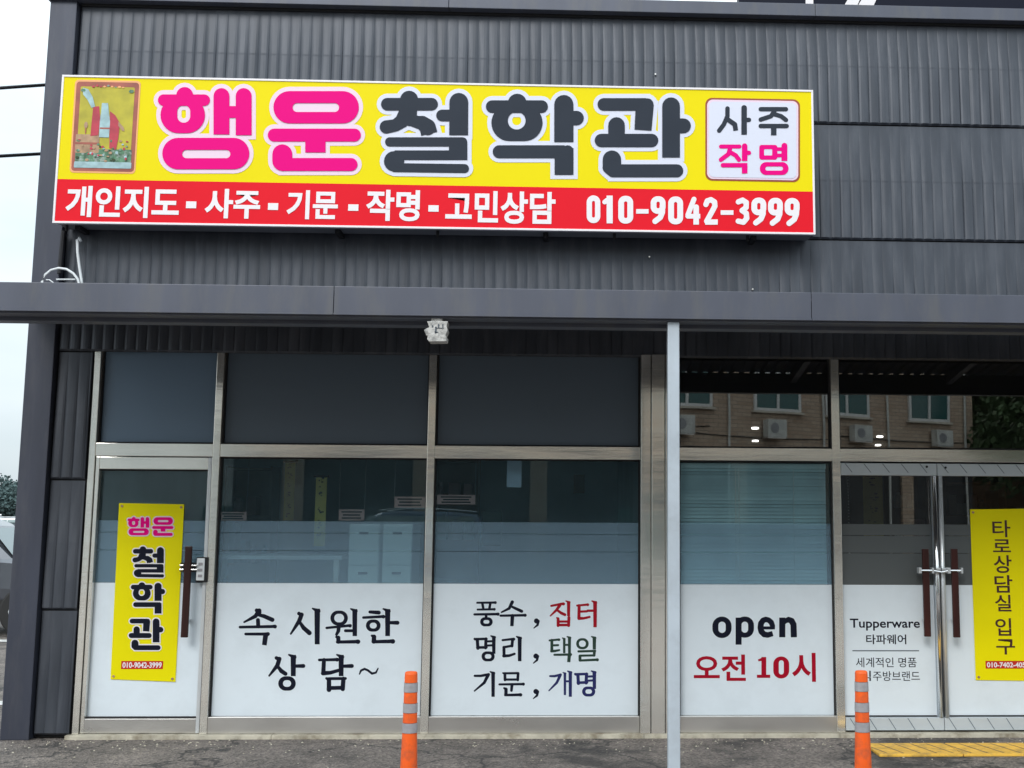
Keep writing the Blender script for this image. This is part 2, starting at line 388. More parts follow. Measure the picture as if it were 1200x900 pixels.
def draw(P, prims, T, g=0.0):
    for q in prims:
        if q[0] == 'S': P.stroke(q[1], q[2], q[3] if len(q) > 3 else 1, q[4] if len(q) > 4 else 1, g, T)
        elif q[0] == 'O': P.ring(q[1], q[2], q[3], q[4], g, T)
        elif q[0] == 'D': P.stroke([q[1], (q[1][0] + .01, q[1][1])], q[2], 1, 1, g, T)

def glyph_mesh(body, off, space):
    cu = bpy.data.curves.new('t', 'FONT'); cu.body = body; cu.offset = off; cu.resolution_u = 4; cu.space_character = space
    o = bpy.data.objects.new('t', cu); COL.objects.link(o)
    me0 = o.to_mesh()
    V = [v.co.copy() for v in me0.vertices]; F = [tuple(p.vertices) for p in me0.polygons]
    o.to_mesh_clear(); bpy.data.objects.remove(o); bpy.data.curves.remove(cu)
    return V, F
def text(name, body, bx, Y, mat, parent, off=0.0, space=1.0, split=True):
    """lettering fitted into the photo-pixel box bx=(x0,y0,x1,y1) on plane Y, one mesh per character"""
    V, F = glyph_mesh(body, off, space)
    x0 = min(v.x for v in V); x1 = max(v.x for v in V); y0 = min(v.y for v in V); y1 = max(v.y for v in V)
    xm = (bx[0] + bx[2]) / 2; ym = (bx[1] + bx[3]) / 2
    X0 = at(bx[0], ym, Y).x; X1 = at(bx[2], ym, Y).x; Z0 = at(xm, bx[3], Y).z; Z1 = at(xm, bx[1], Y).z
    ends = [x1 + 1]
    if split and len(body) > 1:
        ends = [max(v.x for v in glyph_mesh(body[:k], off, space)[0]) + 1e-3 for k in range(1, len(body) + 1) if body[k - 1] != ' ']
    bins = {}
    for f in F:
        mx_ = sum(V[i].x for i in f) / len(f)
        bins.setdefault(next((k for k, e in enumerate(ends) if mx_ <= e), len(ends) - 1), []).append(f)
    o = None
    for k in sorted(bins):
        idx = {}; vs = []; fs = []
        for f in bins[k]:
            g_ = []
            for i in f:
                if i not in idx:
                    idx[i] = len(vs); v = V[i]
                    vs.append((X0 + (v.x - x0) / (x1 - x0) * (X1 - X0), Y, Z0 + (v.y - y0) / (y1 - y0) * (Z1 - Z0)))
                g_.append(idx[i])
            fs.append(tuple(g_))
        me = bpy.data.meshes.new(name); me.from_pydata(vs, [], fs); me.update()
        o = link(name, me, mat, parent)
    return o
def rect(name, mat, a, b_, Y, t, parent):
    """thin board with corners at photo pixels a (upper left) b (lower right), front face on Y"""
    xm = (a[0] + b_[0]) / 2; ym = (a[1] + b_[1]) / 2
    return box(name, mat, at(a[0], ym, Y).x, at(b_[0], ym, Y).x, Y, Y + t, at(xm, b_[1], Y).z, at(xm, a[1], Y).z, parent)

# ------------------------------------------------------------------ key dimensions (metres)
XE, XS = -4.185, -3.975          # building corner, end of corner trim
ZT = [0.0, 0.951, 1.935, 2.931, 3.913, 4.884, 5.86]   # cladding course seams
XJ0, XJ1, XA0, XA1, XB0, XB1, XC0, XC1, XD0, XD1 = -3.694, -3.645, -2.750, -2.695, -1.097, -1.038, 0.571, 0.880, 2.096, 2.160
XR = 6.2                          # frame runs on past the picture
ZH0, ZH1, ZR0, ZR1 = 2.951, 3.006, 2.118, 2.218
ZB0, ZB1 = 0.045, 0.152           # bottom rail
ZF = 1.149                        # top edge of the white film
XEND = 9.0
YG = 0.045                        # glass front

# ------------------------------------------------------------------ ground
g = MB(); g.poly([(-900, -300, 0), (900, -300, 0), (900, 1500, 0), (-900, 1500, 0)])
gr = g.build('ground', 'asphalt'); tag(gr, kind='structure')

# ------------------------------------------------------------------ the shop building
bld = thing('shop_building', 'dark charcoal ribbed metal clad commercial building with two glazed shopfronts', 'building')
def ribbed(name, x0, x1, z0, z1, y, parent, seedx=0.0, amp=.0125, flare=.012):
    """one cladding course: two rows of pressed ribs, each row deepening and flaring towards its foot"""
    p = 0.0845; vs = []; fs = []; jr = random.Random(int(z0 * 77) + 5); jit = {}
    n0 = math.ceil((x0 - seedx) / p); xs = [(x0, None)]
    prof = ((0.0, 0.0), (0.10, .52), (.26, .88), (.50, 1.0), (.74, .86), (.90, .5))
    k = n0 - 1
    while True:
        for u, a in prof:
            x = seedx + (k + u) * p + jit.setdefault(k if u < .5 else k + .5, jr.uniform(-.004, .004)) * (u > 0)
            if x > x0 + .002 and x < x1 - .002: xs.append((x, a))
        k += 1
        if seedx + k * p > x1: break
    xs.append((x1, None))
    zs = []
    gap = .009
    h = (z1 - z0 - gap) / 2
    for row in range(2):
        zt = z1 - gap - row * h
        for t in (0, .12, .35, .6, .85, .97, 1.0):
            zs.append((zt - t * h, t, row))
    rr = random.Random(int(z0 * 100))
    ph = {}
    for (z, t, row) in zs:
        for j, (x, a) in enumerate(xs):
            aa = 0 if a is None else a
            key = int((x - seedx) / p)
            s_ = ph.setdefault(key, rr.uniform(.75, 1.15))
            curl = 1.0 if t < .99 else (0.93 if row == 0 else .2)
            at_ = (.05 + .81 * t ** 1.3) if row == 0 else (.86 + .14 * t)
            vs.append((x, y - curl * (flare * (.45 * t if row == 0 else .45 + .55 * t) + amp * at_ * aa * s_) - .002, z))
    W = len(xs)
    for i in range(len(zs) - 1):
        for j in range(W - 1):
            fs.append((i * W + j, i * W + W + j, i * W + W + j + 1, i * W + j + 1))
    me = bpy.data.meshes.new(name); me.from_pydata(vs, [], fs); me.update()
    return link(name, me, 'clad', parent)
YC = -0.02
for i in range(3, 6):
    ribbed('cladding_panel', XS + .012, XEND, ZT[i], ZT[i + 1], YC, bld)
# strip left of the door and strip above the shopfront
for i in range(0, 3):
    z0 = ZT[i] if i else .03
    ribbed('cladding_panel', XS + .012, XJ0 - .01, z0, ZT[i + 1], YC, bld)
box('backing_wall', 'dark', XE + .03, XEND, .0, .12, ZH1 + .002, 5.9, bld)
box('backing_wall', 'dark', XE + .03, XJ0 - .012, .0, .12, 0.01, ZH1, bld)
box('corner_trim', 'trim', XE, XS, -.085, .10, 0.0, 5.86, bld, bevel=.006)
box('side_wall', 'clad', XE + .01, XE + .2, .101, 13.9, 0.0, 5.95, bld)
box('rear_wall', 'clad', XE + .01, XEND, 13.901, 14.1, 0.0, 5.95, bld)
box('side_wall', 'clad', XEND + .002, XEND + .2, -.02, 14.1, 0.0, 5.95, bld)
box('roof', 'dark', XE + .2, XEND, .13, 13.9, 5.70, 5.85, bld)
# top fascia: pressed capping, joints every few metres
zf = at(700, 12.8, -.12).z
xj = [XE - .02, -1.0, 2.0, 4.9, XEND]
for a, c_ in zip(xj[:-1], xj[1:]):
    q = MB()
    q.prism([(a + .0015, 0), (c_ - .0015, 0), (c_ - .0015, .106), (a + .0015, .106)], -.12, .12)
    fo = q.build('fascia', 'beam', bld, bevel=.004); fo.location.z = zf
box('fascia_lip', 'dark', XS + .02, XEND, -.045, .0, zf - .022, zf - .002, bld)
# screws scattered over the cladding
for (px, py) in ((768, 87), (761, 301), (882, 339)):
    p = at(px, py, -.05)
    MB().tube([(p.x, -.02, p.z), (p.x, -.055, p.z)], .007, 8).build('screw', 'steel_dull', bld)

# ---- shopfront frame (steel)
fr = 'steel'
box('head_rail', fr, XJ0, XR, -.012, .09, ZH0, ZH1, bld, bevel=.003)
box('jamb', fr, XJ0, XJ1, -.014, .09, 0.03, ZH0 - .001, bld, bevel=.003)
box('mullion', fr, XA0, XA1, -.014, .09, 0.03, ZH0 - .001, bld, bevel=.003)
box('mullion', fr, XB0, XB1, -.014, .09, 0.03, ZH0 - .001, bld, bevel=.003)
# wide column of three folded strips
xs = [XC0, 0.655, 0.765, XC1]
for a, c_, d in ((xs[0], xs[1], 0), (xs[1], xs[2], .012), (xs[2], xs[3], 0)):
    box('column_strip', fr, a + .003, c_ - .003, -.05 - d, .09, .03, ZH0 - .001, bld, bevel=.004)
box('column_core', 'dark', XC0 + .01, XC1 - .01, -.03, .085, .03, ZH0 - .002, bld)
box('mullion', fr, XD0, XD1, -.014, .09, 0.03, ZH0 - .001, bld, bevel=.003)
box('mullion', fr, 4.95, 5.01, -.014, .09, 0.03, ZH0 - .001, bld, bevel=.003)
box('jamb', fr, XR - .06, XR, -.014, .09, 0.03, ZH0 - .001, bld, bevel=.003)
bays = [(XJ1, XA0), (XA1, XB0), (XB1, XC0), (XC1, XD0), (XD1, 4.95)]
for (a, c_) in bays:
    box('transom', fr, a, c_, -.010, .085, ZR0, ZR1, bld, bevel=.003)
box('wall_panel', 'clad', XR, XEND, -.03, .09, 0.0, ZH1, bld)
box('wall_panel', 'clad', 5.012, XR - .061, .01, .08, 0.0, ZH0, bld)
# threshold
for a, c_ in ((-3.72, -2.2), (-2.197, .6), (.603, 2.1), (2.103, 6.2)):
    box('threshold', 'concrete', a, c_, -.075, .12, -.05, .030, bld, bevel=.004)
# bottom rails of the fixed windows
for (a, c_) in (bays[1], bays[2], bays[3]):
    box('bottom_rail', 'steel_dull', a, c_, -.006, .085, .031, ZB1, bld, bevel=.003)

# ---- upper panes
def upper(a, c_, kind):
    wn = thing('window', None, None); wn.parent = bld
    wn.location = ((a + c_) / 2, YG, ZR1)
    ox, oy, oz = wn.location
    def bx(nm, mt, x0, x1, y0, y1, z0, z1, bevel=0):
        o = box(nm, mt, x0 - ox, x1 - ox, y0 - oy, y1 - oy, z0 - oz, z1 - oz, wn, bevel); return o
    z0, z1 = ZR1 + .001, ZH0 - .001
    gm = {'film': 'glass_film', 'pale': 'glass_film', 'clear': 'glass_dark'}[kind]
    bx('pane', gm, a + .014, c_ - .014, YG, YG + .006, z0 + .012, z1 - .012) if kind == 'clear' else bx('pane', 'glass', a + .014, c_ - .014, YG + .004, YG + .010, z0 + .012, z1 - .012)
    t = .012
    bx('gasket', 'dark', a, a + t, YG - .02, YG + .02, z0, z1); bx('gasket', 'dark', c_ - t, c_, YG - .02, YG + .02, z0, z1)
    bx('gasket', 'dark', a + t, c_ - t, YG - .02, YG + .02, z0, z0 + t); bx('gasket', 'dark', a + t, c_ - t, YG - .02, YG + .02, z1 - t, z1)
    if kind != 'clear':
        bx('tint_film', 'dark_film_pale' if kind == 'pale' else 'dark_film', a + .014, c_ - .014, YG, YG + .002, z0 + .012, z1 - .012)
for (a, c_), k in zip(bays, ('pale', 'film', 'film', 'clear', 'clear')): upper(a, c_, k)

# ---- lower windows and doors: a Holder keeps world coordinates under a part
def holder(name, parent=bld):
    o = bpy.data.objects.new(name, None); COL.objects.link(o); o.parent = parent; o.empty_display_size = .1; return o
def lower_fill(wn, a, c_, z0, z1, gm, fm, fz=(1.624, 1.535, 1.397)):
    box('pane', gm, a, c_, YG, YG + .006, z0, z1, wn)
    box('white_film', 'white_film', a + .001, c_ - .001, YG - .003, YG - .001, z0 + .001, ZF, wn)
    # frosted band inside, in three strips with hairline gaps
    zs = [ZF + .002, fz[2] - .002, fz[2] + .002, fz[1] - .003, fz[1] + .001, fz[0]]
    for i in range(0, 6, 2):
        box('frosted_strip', fm, a + .001, c_ - .001, YG - .003, YG - .001, zs[i], zs[i + 1], wn)
def fixed(a, c_, gm, fm):
    wn = holder('window')
    t = .010
    z0, z1 = ZB1 + .001, ZR0 - .001
    box('gasket', 'dark', a, a + t, YG - .02, YG + .02, z0, z1, wn); box('gasket', 'dark', c_ - t, c_, YG - .02, YG + .02, z0, z1, wn)
    box('gasket', 'dark', a + t, c_ - t, YG - .02, YG + .02, z1 - t, z1, wn)
    lower_fill(wn, a + t, c_ - t, z0, z1 - t, gm, fm)
    return wn
w1 = fixed(XA1, XB0, 'glass', 'frost')
w2 = fixed(XB1, XC0, 'glass', 'frost')
w3 = fixed(XC1, XD0, 'glass', 'frost')

# brush style lettering
def syllables(prims, centres, T, mat, parent):
    """one mesh per written syllable: every stroke goes to the nearest syllable centre"""
    bins = {}
    for q in prims:
        pts = q[1] if q[0] == 'S' else ([q[1]] if q[0] == 'D' else [(q[1][0], q[1][1]), (q[1][2], q[1][3])])
        cx_ = (min(p[0] for p in pts) + max(p[0] for p in pts)) / 2; cy_ = (min(p[1] for p in pts) + max(p[1] for p in pts)) / 2
        k = min(range(len(centres)), key=lambda i: (centres[i][0] - cx_) ** 2 + (centres[i][1] - cy_) ** 2)
        bins.setdefault(k, []).append(q)
    for k in sorted(bins):
        P = Print(YL); draw(P, bins[k], T, .35); P.build('letter', mat, parent)
T4 = (270, 690, 1 / 5.4545, 1 / 5.4545)
T5 = (540, 690, 1 / 6, 1 / 6)
YL = YG - .0036
def Vb(x, y0, y1, w_):   # brush vertical with a slanted head
    return [('S', [(x, y0 + 4), (x, y1)], [w_, w_ * .86], 0, 0), ('S', [(x - w_ * 1.0, y0), (x + w_ * .2, y0 + w_ * .55)], [w_ * .15, w_ * .8], 0, 1)]
def Hb(x0, x1, y0, y1, w_):
    return [('S', [(x0, y0), (x1 - w_, y1)], [w_ * .8, w_ * .95], 1, 1), ('S', [(x1 - w_ * 1.6, y1 - w_ * .1), (x1, y1)], [w_ * .6, w_ * 1.25], 1, 1)]
def St(*a, w=20, c=(1, 1)): return [('S', list(a), w, c[0], c[1])]
def Og(x, y, rx, ry, s_): return [('O', (x - rx, y - ry, x + rx, y + ry), (x - rx + s_, y - ry + s_ * .8, x + rx - s_, y + ry - s_ * .8), min(rx, ry), min(rx, ry) * .62)]
A = []
A += St((168, 138), (186, 150), w=22) + St((184, 140), (160, 175), (88, 213), w=(26, 22, 8)) + St((175, 165), (215, 175), (268, 198), w=(16, 22, 24))
A += St((176, 200), (178, 240), w=22) + Hb(62, 285, 245, 241, 17) + Hb(98, 240, 289, 289, 17) + St((226, 292), (217, 358), w=(28, 26), c=(0, 0))
A += St((438, 158), (456, 168), w=20) + St((455, 165), (440, 205), (386, 288), w=(24, 24, 8)) + St((440, 208), (468, 250), (505, 282), w=(14, 24, 26)) + Vb(555, 125, 353, 32)
A += Og(695, 187, 54, 46, 21) + Hb(615, 765, 250, 236, 15) + St((692, 246), (690, 270), (678, 292), w=(22, 20, 14)) + St((735, 268), (792, 268), w=15) + Vb(795, 127, 300, 28)
A += St((678, 308), (690, 312), (690, 338), w=(12, 22, 24)) + Hb(684, 816, 340, 338, 20)
A += St((892, 148), (948, 152), w=(16, 22)) + Hb(850, 978, 184, 178, 16) + Og(913, 235, 45, 37, 21) + Vb(1005, 127, 300, 30) + St((1010, 216), (1068, 217), w=(16, 22))
A += St((905, 300), (918, 306), (917, 336), w=(12, 24, 26)) + Hb(912, 1038, 338, 336, 21)
A += St((294, 442), (314, 452), w=20) + St((313, 448), (300, 490), (248, 556), w=(24, 24, 8)) + St((300, 492), (325, 525), (352, 543), w=(14, 24, 22)) + Vb(402, 420, 556, 31) + St((405, 494), (466, 493), w=(16, 22)) + Og(362, 605, 54, 44, 26)
A += Hb(568, 682, 455, 453, 17) + St((598, 455), (594, 532), w=(22, 24)) + St((592, 540), (640, 536), (690, 522), w=(24, 20, 18)) + Vb(708, 420, 556, 30) + St((712, 495), (776, 493), w=(16, 22))
A += St((614, 572), (630, 580), (630, 645), w=(12, 24, 26)) + St((630, 574), (735, 573), w=15) + St((722, 575), (718, 640), w=24) + St((630, 634), (720, 632), w=21)
A += St((825, 545), (835, 522), (858, 512), (880, 522), (905, 542), (930, 536), (944, 508), w=(5, 10, 11, 11, 11, 9, 4))
syllables(A, [(175, 240), (480, 240), (715, 235), (960, 235), (355, 530), (670, 530), (885, 530)], T4, 'ink', w1)

K = []
def Comma(x, y): return [('D', (x, y), 32), ('S', [(x + 12, y + 2), (x + 8, y + 28), (x - 18, y + 50)], [18, 12, 3], 1, 1)]
K += Hb(115, 243, 98, 97, 13) + St((152, 104), (158, 140), w=14) + St((207, 104), (201, 140), w=14) + Hb(118, 236, 146, 144, 12) + Hb(96, 262, 180, 178, 15) + St((178, 182), (178, 202), w=15) + Og(180, 232, 42, 30, 19)
K += St((362, 93), (340, 138), (286, 165), w=(20, 16, 7)) + St((352, 122), (385, 138), (428, 158), w=(12, 16, 18)) + Hb(280, 452, 189, 186, 15) + St((363, 190), (359, 260), w=(22, 20), c=(1, 0))
K += Comma(532, 226) + Comma(528, 473) + Comma(528, 722)
def Myeong(dx, dy):
    z = St((97, 352), (118, 358), w=12) + St((116, 356), (120, 418), w=19) + St((100, 354), (180, 352), w=14) + St((177, 352), (174, 415), w=18) + St((116, 413), (180, 411), w=15)
    z += Vb(232, 330, 455, 22) + St((182, 370), (226, 368), w=11) + St((182, 399), (226, 397), w=11) + Og(192, 475, 44, 33, 19)
    o = []
    for q in z:
        if q[0] == 'S': o.append(('S', [(p[0] + dx, p[1] + dy) for p in q[1]], *q[2:]))
        else:
            sh = lambda r: (r[0] + dx, r[1] + dy, r[2] + dx, r[3] + dy)
            o.append(('O', sh(q[1]), sh(q[2]), q[3], q[4]))
    return o
K += Myeong(0, 0)
K += Hb(294, 372, 361, 354, 14) + St((364, 356), (360, 402), w=17) + St((302, 411), (362, 400), w=13) + St((303, 411), (304, 465), w=(17, 17)) + St((302, 472), (340, 470), (378, 457), w=(18, 15, 12)) + Vb(414, 335, 507, 24)
K += St((98, 612), (140, 612), (196, 602), w=(12, 14, 16)) + St((192, 606), (165, 660), (96, 718), w=(20, 16, 6)) + Vb(227, 582, 757, 22)
K += St((297, 592), (310, 598), (311, 640), w=(8, 16, 16)) + St((403, 595), (400, 640), w=16) + St((308, 594), (404, 593), w=12) + St((310, 638), (402, 638), w=12) + Hb(272, 440, 672, 670, 14) + St((360, 674), (356, 715), w=(18, 14)) + St((305, 698), (318, 706), (317, 742), w=(10, 19, 20)) + Hb(312, 420, 747, 745, 16)
syllables(K, [(180, 165), (365, 175), (532, 240), (170, 405), (360, 420), (528, 490), (170, 660), (358, 670), (528, 740)], T5, 'ink', w2)
Rd = Hb(636, 722, 120, 106, 14) + St((697, 115), (672, 150), (630, 190), w=(18, 15, 6)) + St((678, 150), (705, 170), (732, 182), w=(12, 16, 16)) + Vb(758, 85, 190, 20)
Rd += St((676, 204), (684, 210), (684, 258), w=(8, 16, 17)) + St((760, 202), (758, 258), w=17) + St((684, 230), (758, 230), w=12) + St((684, 255), (758, 254), w=14)
Rd += Hb(818, 893, 118, 112, 13) + St((832, 118), (830, 205), w=18) + St((832, 161), (888, 158), w=12) + St((830, 208), (865, 207), (905, 198), w=(18, 14, 12)) + St((892, 154), (935, 154), w=13) + Vb(944, 85, 268, 23)
syllables(Rd, [(700, 170), (885, 170)], T5, 'ink_red', w2)
Gn = Hb(624, 690, 363, 358, 12) + St((640, 362), (640, 435), w=16) + St((640, 398), (684, 396), w=11) + St((638, 438), (662, 437), (692, 431), w=(16, 13, 10)) + Vb(727, 345, 450, 14) + St((730, 394), (758, 394), w=10) + Vb(764, 335, 452, 18)
Gn += Hb(658, 772, 464, 462, 13) + St((763, 464), (759, 513), w=19, c=(1, 0)) + Og(855, 386, 42, 37, 16) + Vb(939, 335, 425, 21)
Gn += St((828, 440), (944, 437), w=12) + St((940, 438), (937, 468), w=15) + St((836, 470), (938, 468), w=11) + St((838, 472), (838, 502), w=16) + Hb(836, 960, 504, 499, 14)
syllables(Gn, [(705, 425), (890, 425)], T5, 'ink_green', w2)
Nv = St((628, 614), (660, 614), (702, 604), w=(10, 13, 14)) + St((699, 607), (675, 660), (620, 716), w=(17, 14, 5)) + Vb(732, 588, 745, 14) + St((734, 650), (762, 650), w=10) + Vb(770, 578, 757, 20) + Myeong(707, 247)
syllables(Nv, [(705, 665), (885, 665)], T5, 'ink_navy', w2)
# open / opening time
T9 = (800, 700, 1 / 6.6667, 1 / 6.6667)
for q in ([('O', (232, 150, 382, 318), (279, 190, 336, 278), 74, 28)],
          [('S', [(437, 158), (437, 370)], 47, 0, 0), ('O', (415, 150, 557, 315), (460, 190, 511, 276), 68, 25)],
          [('S', [(622, 239), (706, 239)], 24, 0, 0), ('S', [(702, 250), (702, 222), (692, 195), (672, 178), (650, 172), (628, 180), (612, 203), (608, 238), (615, 268), (636, 289), (664, 294), (704, 283)], [38, 40, 42, 42, 42, 44, 46, 46, 46, 46, 44, 40], 0, 0)],
          [('S', [(778, 158), (778, 312)], 48, 0, 0), ('S', [(785, 205), (803, 184), (828, 174), (851, 184), (866, 212), (869, 312)], [30, 38, 44, 48, 48, 48], 1, 0)]):
    P = Print(YL); draw(P, q, T9); P.build('letter', 'ink', w3)
for q in ([('S', [(634, 466), (634, 625)], 38, 0, 0), ('S', [(590, 493), (634, 480)], [16, 26], 0, 0), ('S', [(580, 617), (684, 617)], 25, 0, 0)],
          [('O', (708, 462, 832, 634), (751, 492, 790, 603), 60, 20)]):
    P = Print(YL); draw(P, q, T9); P.build('letter', 'ink_crimson', w3)
text('letter', '오전', (813, 767, 874, 798), YL, 'ink_crimson', w3, off=.022)
text('letter', '시', (928, 765, 956, 799), YL, 'ink_crimson', w3, off=.026)

# ---- left door
d1 = holder('door')
DX0, DX1 = XJ1 + .006, XA0 - .006
DZ0, DZ1 = .034, ZR0 - .006
SW = .028
box('top_rail', 'steel', DX0 + SW, DX1 - SW, .0, .05, 2.018, DZ1, d1, bevel=.003)
box('stile', 'steel', DX0, DX0 + SW, -.002, .05, DZ0, DZ1, d1, bevel=.003)
box('stile', 'silver', DX1 - SW, DX1, -.002, .05, DZ0, DZ1, d1, bevel=.003)
box('bottom_rail', 'steel_dull', DX0 + SW, DX1 - SW, .0, .05, DZ0, .140, d1, bevel=.003)
lower_fill(d1, DX0 + SW, DX1 - SW, .142, 2.016, 'glass', 'frost')
box('gasket', 'dark', DX0 + SW + .0003, DX1 - SW - .0003, YG - .018, YG - .0045, .142, .152, d1)
box('gasket', 'dark', DX0 + SW + .0003, DX1 - SW - .0003, YG - .018, YG - .0045, 2.006, 2.016, d1)
hd = bpy.data.objects.new('x', None)
def pull(door, px, pyt, pyb, sides, Y=-.055):
    """brown wooden bar on two chrome stand-offs"""
    t_, b_ = at(px, (pyt + pyb) / 2, Y), None
    zt, zb = at(px, pyt, Y).z, at(px, pyb, Y).z
    x = t_.x
    m_ = MB(); m_.box(x - .026, x + .026, Y - .014, Y + .012, zb, zt)
    return m_.build('handle', 'wood', door, bevel=.006), x, zt, zb
h1, hx, hzt, hzb = pull(d1, 218.8, 640, 747, 1)
def standoffs(door, hx, z, xs_, nm='handle_mount', Y=-.055):
    for zz in z:
        for dx in xs_:
            MB().tube([(hx + dx, Y, zz), (hx + dx, YG - .004, zz)], .012, 10).build(nm, 'chrome', door, smooth=True)
            MB().tube([(hx + dx, YG - .012, zz), (hx + dx, YG - .004, zz)], .022, 12).build(nm, 'chrome', door)
zl = at(219, 665, -.05).z
m_ = MB()
m_.box(hx - .065, hx + .075, -.040, -.032, zl - .035, zl + .035)
m_.build('latch_plate', 'dark', d1, bevel=.003)
for dz in (-.016, .016):
    MB().tube([(hx - .058, -.062, zl + dz), (hx - .03, -.062, zl + dz)], .010, 8).build('latch_pin', 'chrome', d1)
    MB().tube([(hx + .03, -.062, zl + dz), (hx + .07, -.062, zl + dz)], .008, 8).build('latch_pin', 'chrome', d1)
MB().tube([(hx, -.04, zl), (hx, YG, zl)], .012, 10).build('handle_mount', 'chrome', d1)
MB().tube([(hx, -.05, hzb + .12), (hx, YG - .004, hzb + .12)], .012, 10).build('handle_mount', 'chrome', d1)
p = at(236.5, 667, -.03)
box('lock_box', 'dark', p.x - .042, p.x + .042, -.035, YG - .004, p.z - .10, p.z + .09, d1, bevel=.004)
box('lock_cover', 'white_plastic', p.x - .036, p.x + .024, -.048, -.034, p.z - .085, p.z + .083, d1, bevel=.006)
for k in range(3): box('lock_button', 'reflective', p.x - .02, p.x + .010, -.053, -.047, p.z + .03 - k * .045, p.z + .05 - k * .045, d1)

# ---- double door of the second shop
def leaf(a, c_):
    return holder('door')
LZ0, LZ1 = .142, 2.003
d2 = holder('door'); d3 = holder('door')
xl0, xl1, xr0, xr1 = XD1 + .004, 2.900, 2.968, 3.85
for d, a, c_ in ((d2, xl0, 2.931), (d3, 2.936, 3.90)):
    box('top_rail', 'tape', a, c_, -.012, .05, 2.008, ZR0 - .014, d, bevel=.003)
    box('bottom_rail', 'tape', a, c_, -.012, .05, .045, .140, d, bevel=.003)
    x = a + .03
    while x < c_ - .05:
        for (z0, z1) in ((2.030, ZR0 - .018), (.050, .136)):
            dx = .055
            q = MB(); i = 0
            q.v = [(x, -.0135, z1), (x + .007, -.0135, z1), (x + dx + .007, -.0135, z0), (x + dx, -.0135, z0)]
            q.f = [(0, 1, 2, 3)]
            q.build('tape_line', 'tape_line', d)
        x += .150
for (px, py) in ((1086, 547), (1108, 548)):
    p = at(px, py, -.013); MB().tube([(p.x, -.02, p.z), (p.x, -.01, p.z)], .009, 8).build('screw', 'dark', d2 if px < 1100 else d3)
# meeting stiles: rounded pipes
for d, x in ((d2, 2.912), (d3, 2.958)):
    MB().tube([(x, -.004, .142), (x, -.004, 2.006)], .0185, 16).build('stile', 'chrome' if d is d2 else 'silver', d, smooth=True)
    box('stile_web', 'post', x - .014, x + .014, .012, .05, .142, 2.006, d)
box('stile', 'steel', 3.86, 3.90, -.004, .05, .142, 2.006, d3, bevel=.003)
lower_fill(d2, xl0, 2.897, LZ0, LZ1 + .004, 'glass_dark', 'frost_grey')
lower_fill(d3, 2.973, 3.858, LZ0, LZ1 + .004, 'glass_dark', 'frost_grey')
box('gasket', 'dark', xl0, 2.89, YG - .018, YG - .0045, .142, .150, d2)
box('gasket', 'dark', 2.98, 3.85, YG - .018, YG - .0045, .142, .150, d3)
h2, hx2, zt2, zb2 = pull(d2, 1085.5, 643, 746, 1)
h3, hx3, zt3, zb3 = pull(d3, 1119.5, 643, 747, 1)
z2 = at(1100, 668.5, -.05).z
for d, x in ((d2, hx2), (d3, hx3)):
    for z_ in (z2, zb2 + .12):
        MB().tube([(x, -.05, z_), (x, YG - .004, z_)], .012, 10).build('handle_mount', 'chrome', d)
    MB().tube([(x - .05, -.075, z2), (x + .05, -.075, z2)], .010, 10).build('latch_pin', 'chrome', d)
    box('latch_plate', 'silver', x - .062, x - .040, -.085, -.03, z2 - .022, z2 + .022, d, bevel=.002)
    box('latch_plate', 'silver', x + .042, x + .058, -.085, -.03, z2 - .022, z2 + .022, d, bevel=.002)
MB().tube([(hx2 + .05, -.07, z2), ((hx2 + hx3) / 2, -.08, z2 - .012), (hx3 - .05, -.07, z2)], .009, 10).build('lock_chain', 'chrome', d2)
for (x_, s_) in ((2.912, d2), (2.958, d3)):
    box('lock_plate', 'silver', x_ - .018, x_ + .018, -.045, -.018, z2 - .02, z2 + .02, s_, bevel=.004)
# lettering on the left leaf
text('letter', 'Tupperware', (996, 725, 1078, 739), YL, 'ink', d2, off=.018)
text('letter', '타파웨어', (1015, 743.5, 1062, 755), YL, 'ink', d2, off=.016)
rect('printed_rule', 'ink_soft', (999, 762), (1077, 763.2), YL - .0002, .0003, d2)
text('letter', '세계적인 명품', (1003, 770.5, 1074, 782), YL, 'ink', d2, off=.004)
text('letter', '식', (1006, 786, 1020.5, 798), YL, 'ink', d2, off=.004)
text('letter', '주방브랜드', (1023, 786.5, 1078, 798), YL, 'ink', d2, off=.004)

# ------------------------------------------------------------------ title glyphs (own lettering, rounded heavy style)
G = {}
G['haeng'] = ((6, 20, 55, 530, 505), [
    ('D', (168, 101), 92), ('S', [(54, 126), (274, 126)], 62), ('O', (37, 108, 278, 305), (128, 153, 198, 248), 100, 35),
    ('S', [(367, 104), (367, 312)], 86, 1, 0), ('S', [(487, 104), (487, 316)], 86, 1, 0), ('S', [(395, 190), (460, 190)], 64, 0, 0),
    ('O', (47, 330, 518, 500), (155, 395, 415, 440), 85, 22)])
G['un'] = ((6, 618, 77, 1122, 510), [
    ('O', (648, 77, 1110, 252), (752, 142, 1003, 190), 88, 24), ('S', [(652, 315), (1086, 315)], 70), ('S', [(875, 330), (875, 409)], 110, 0, 0),
    ('S', [(696, 419), (696, 455)], 108, 1, 1), ('S', [(697, 474), (1068, 474)], 70, 0, 1), ('S', [(672, 460), (700, 482)], 56, 1, 1)])
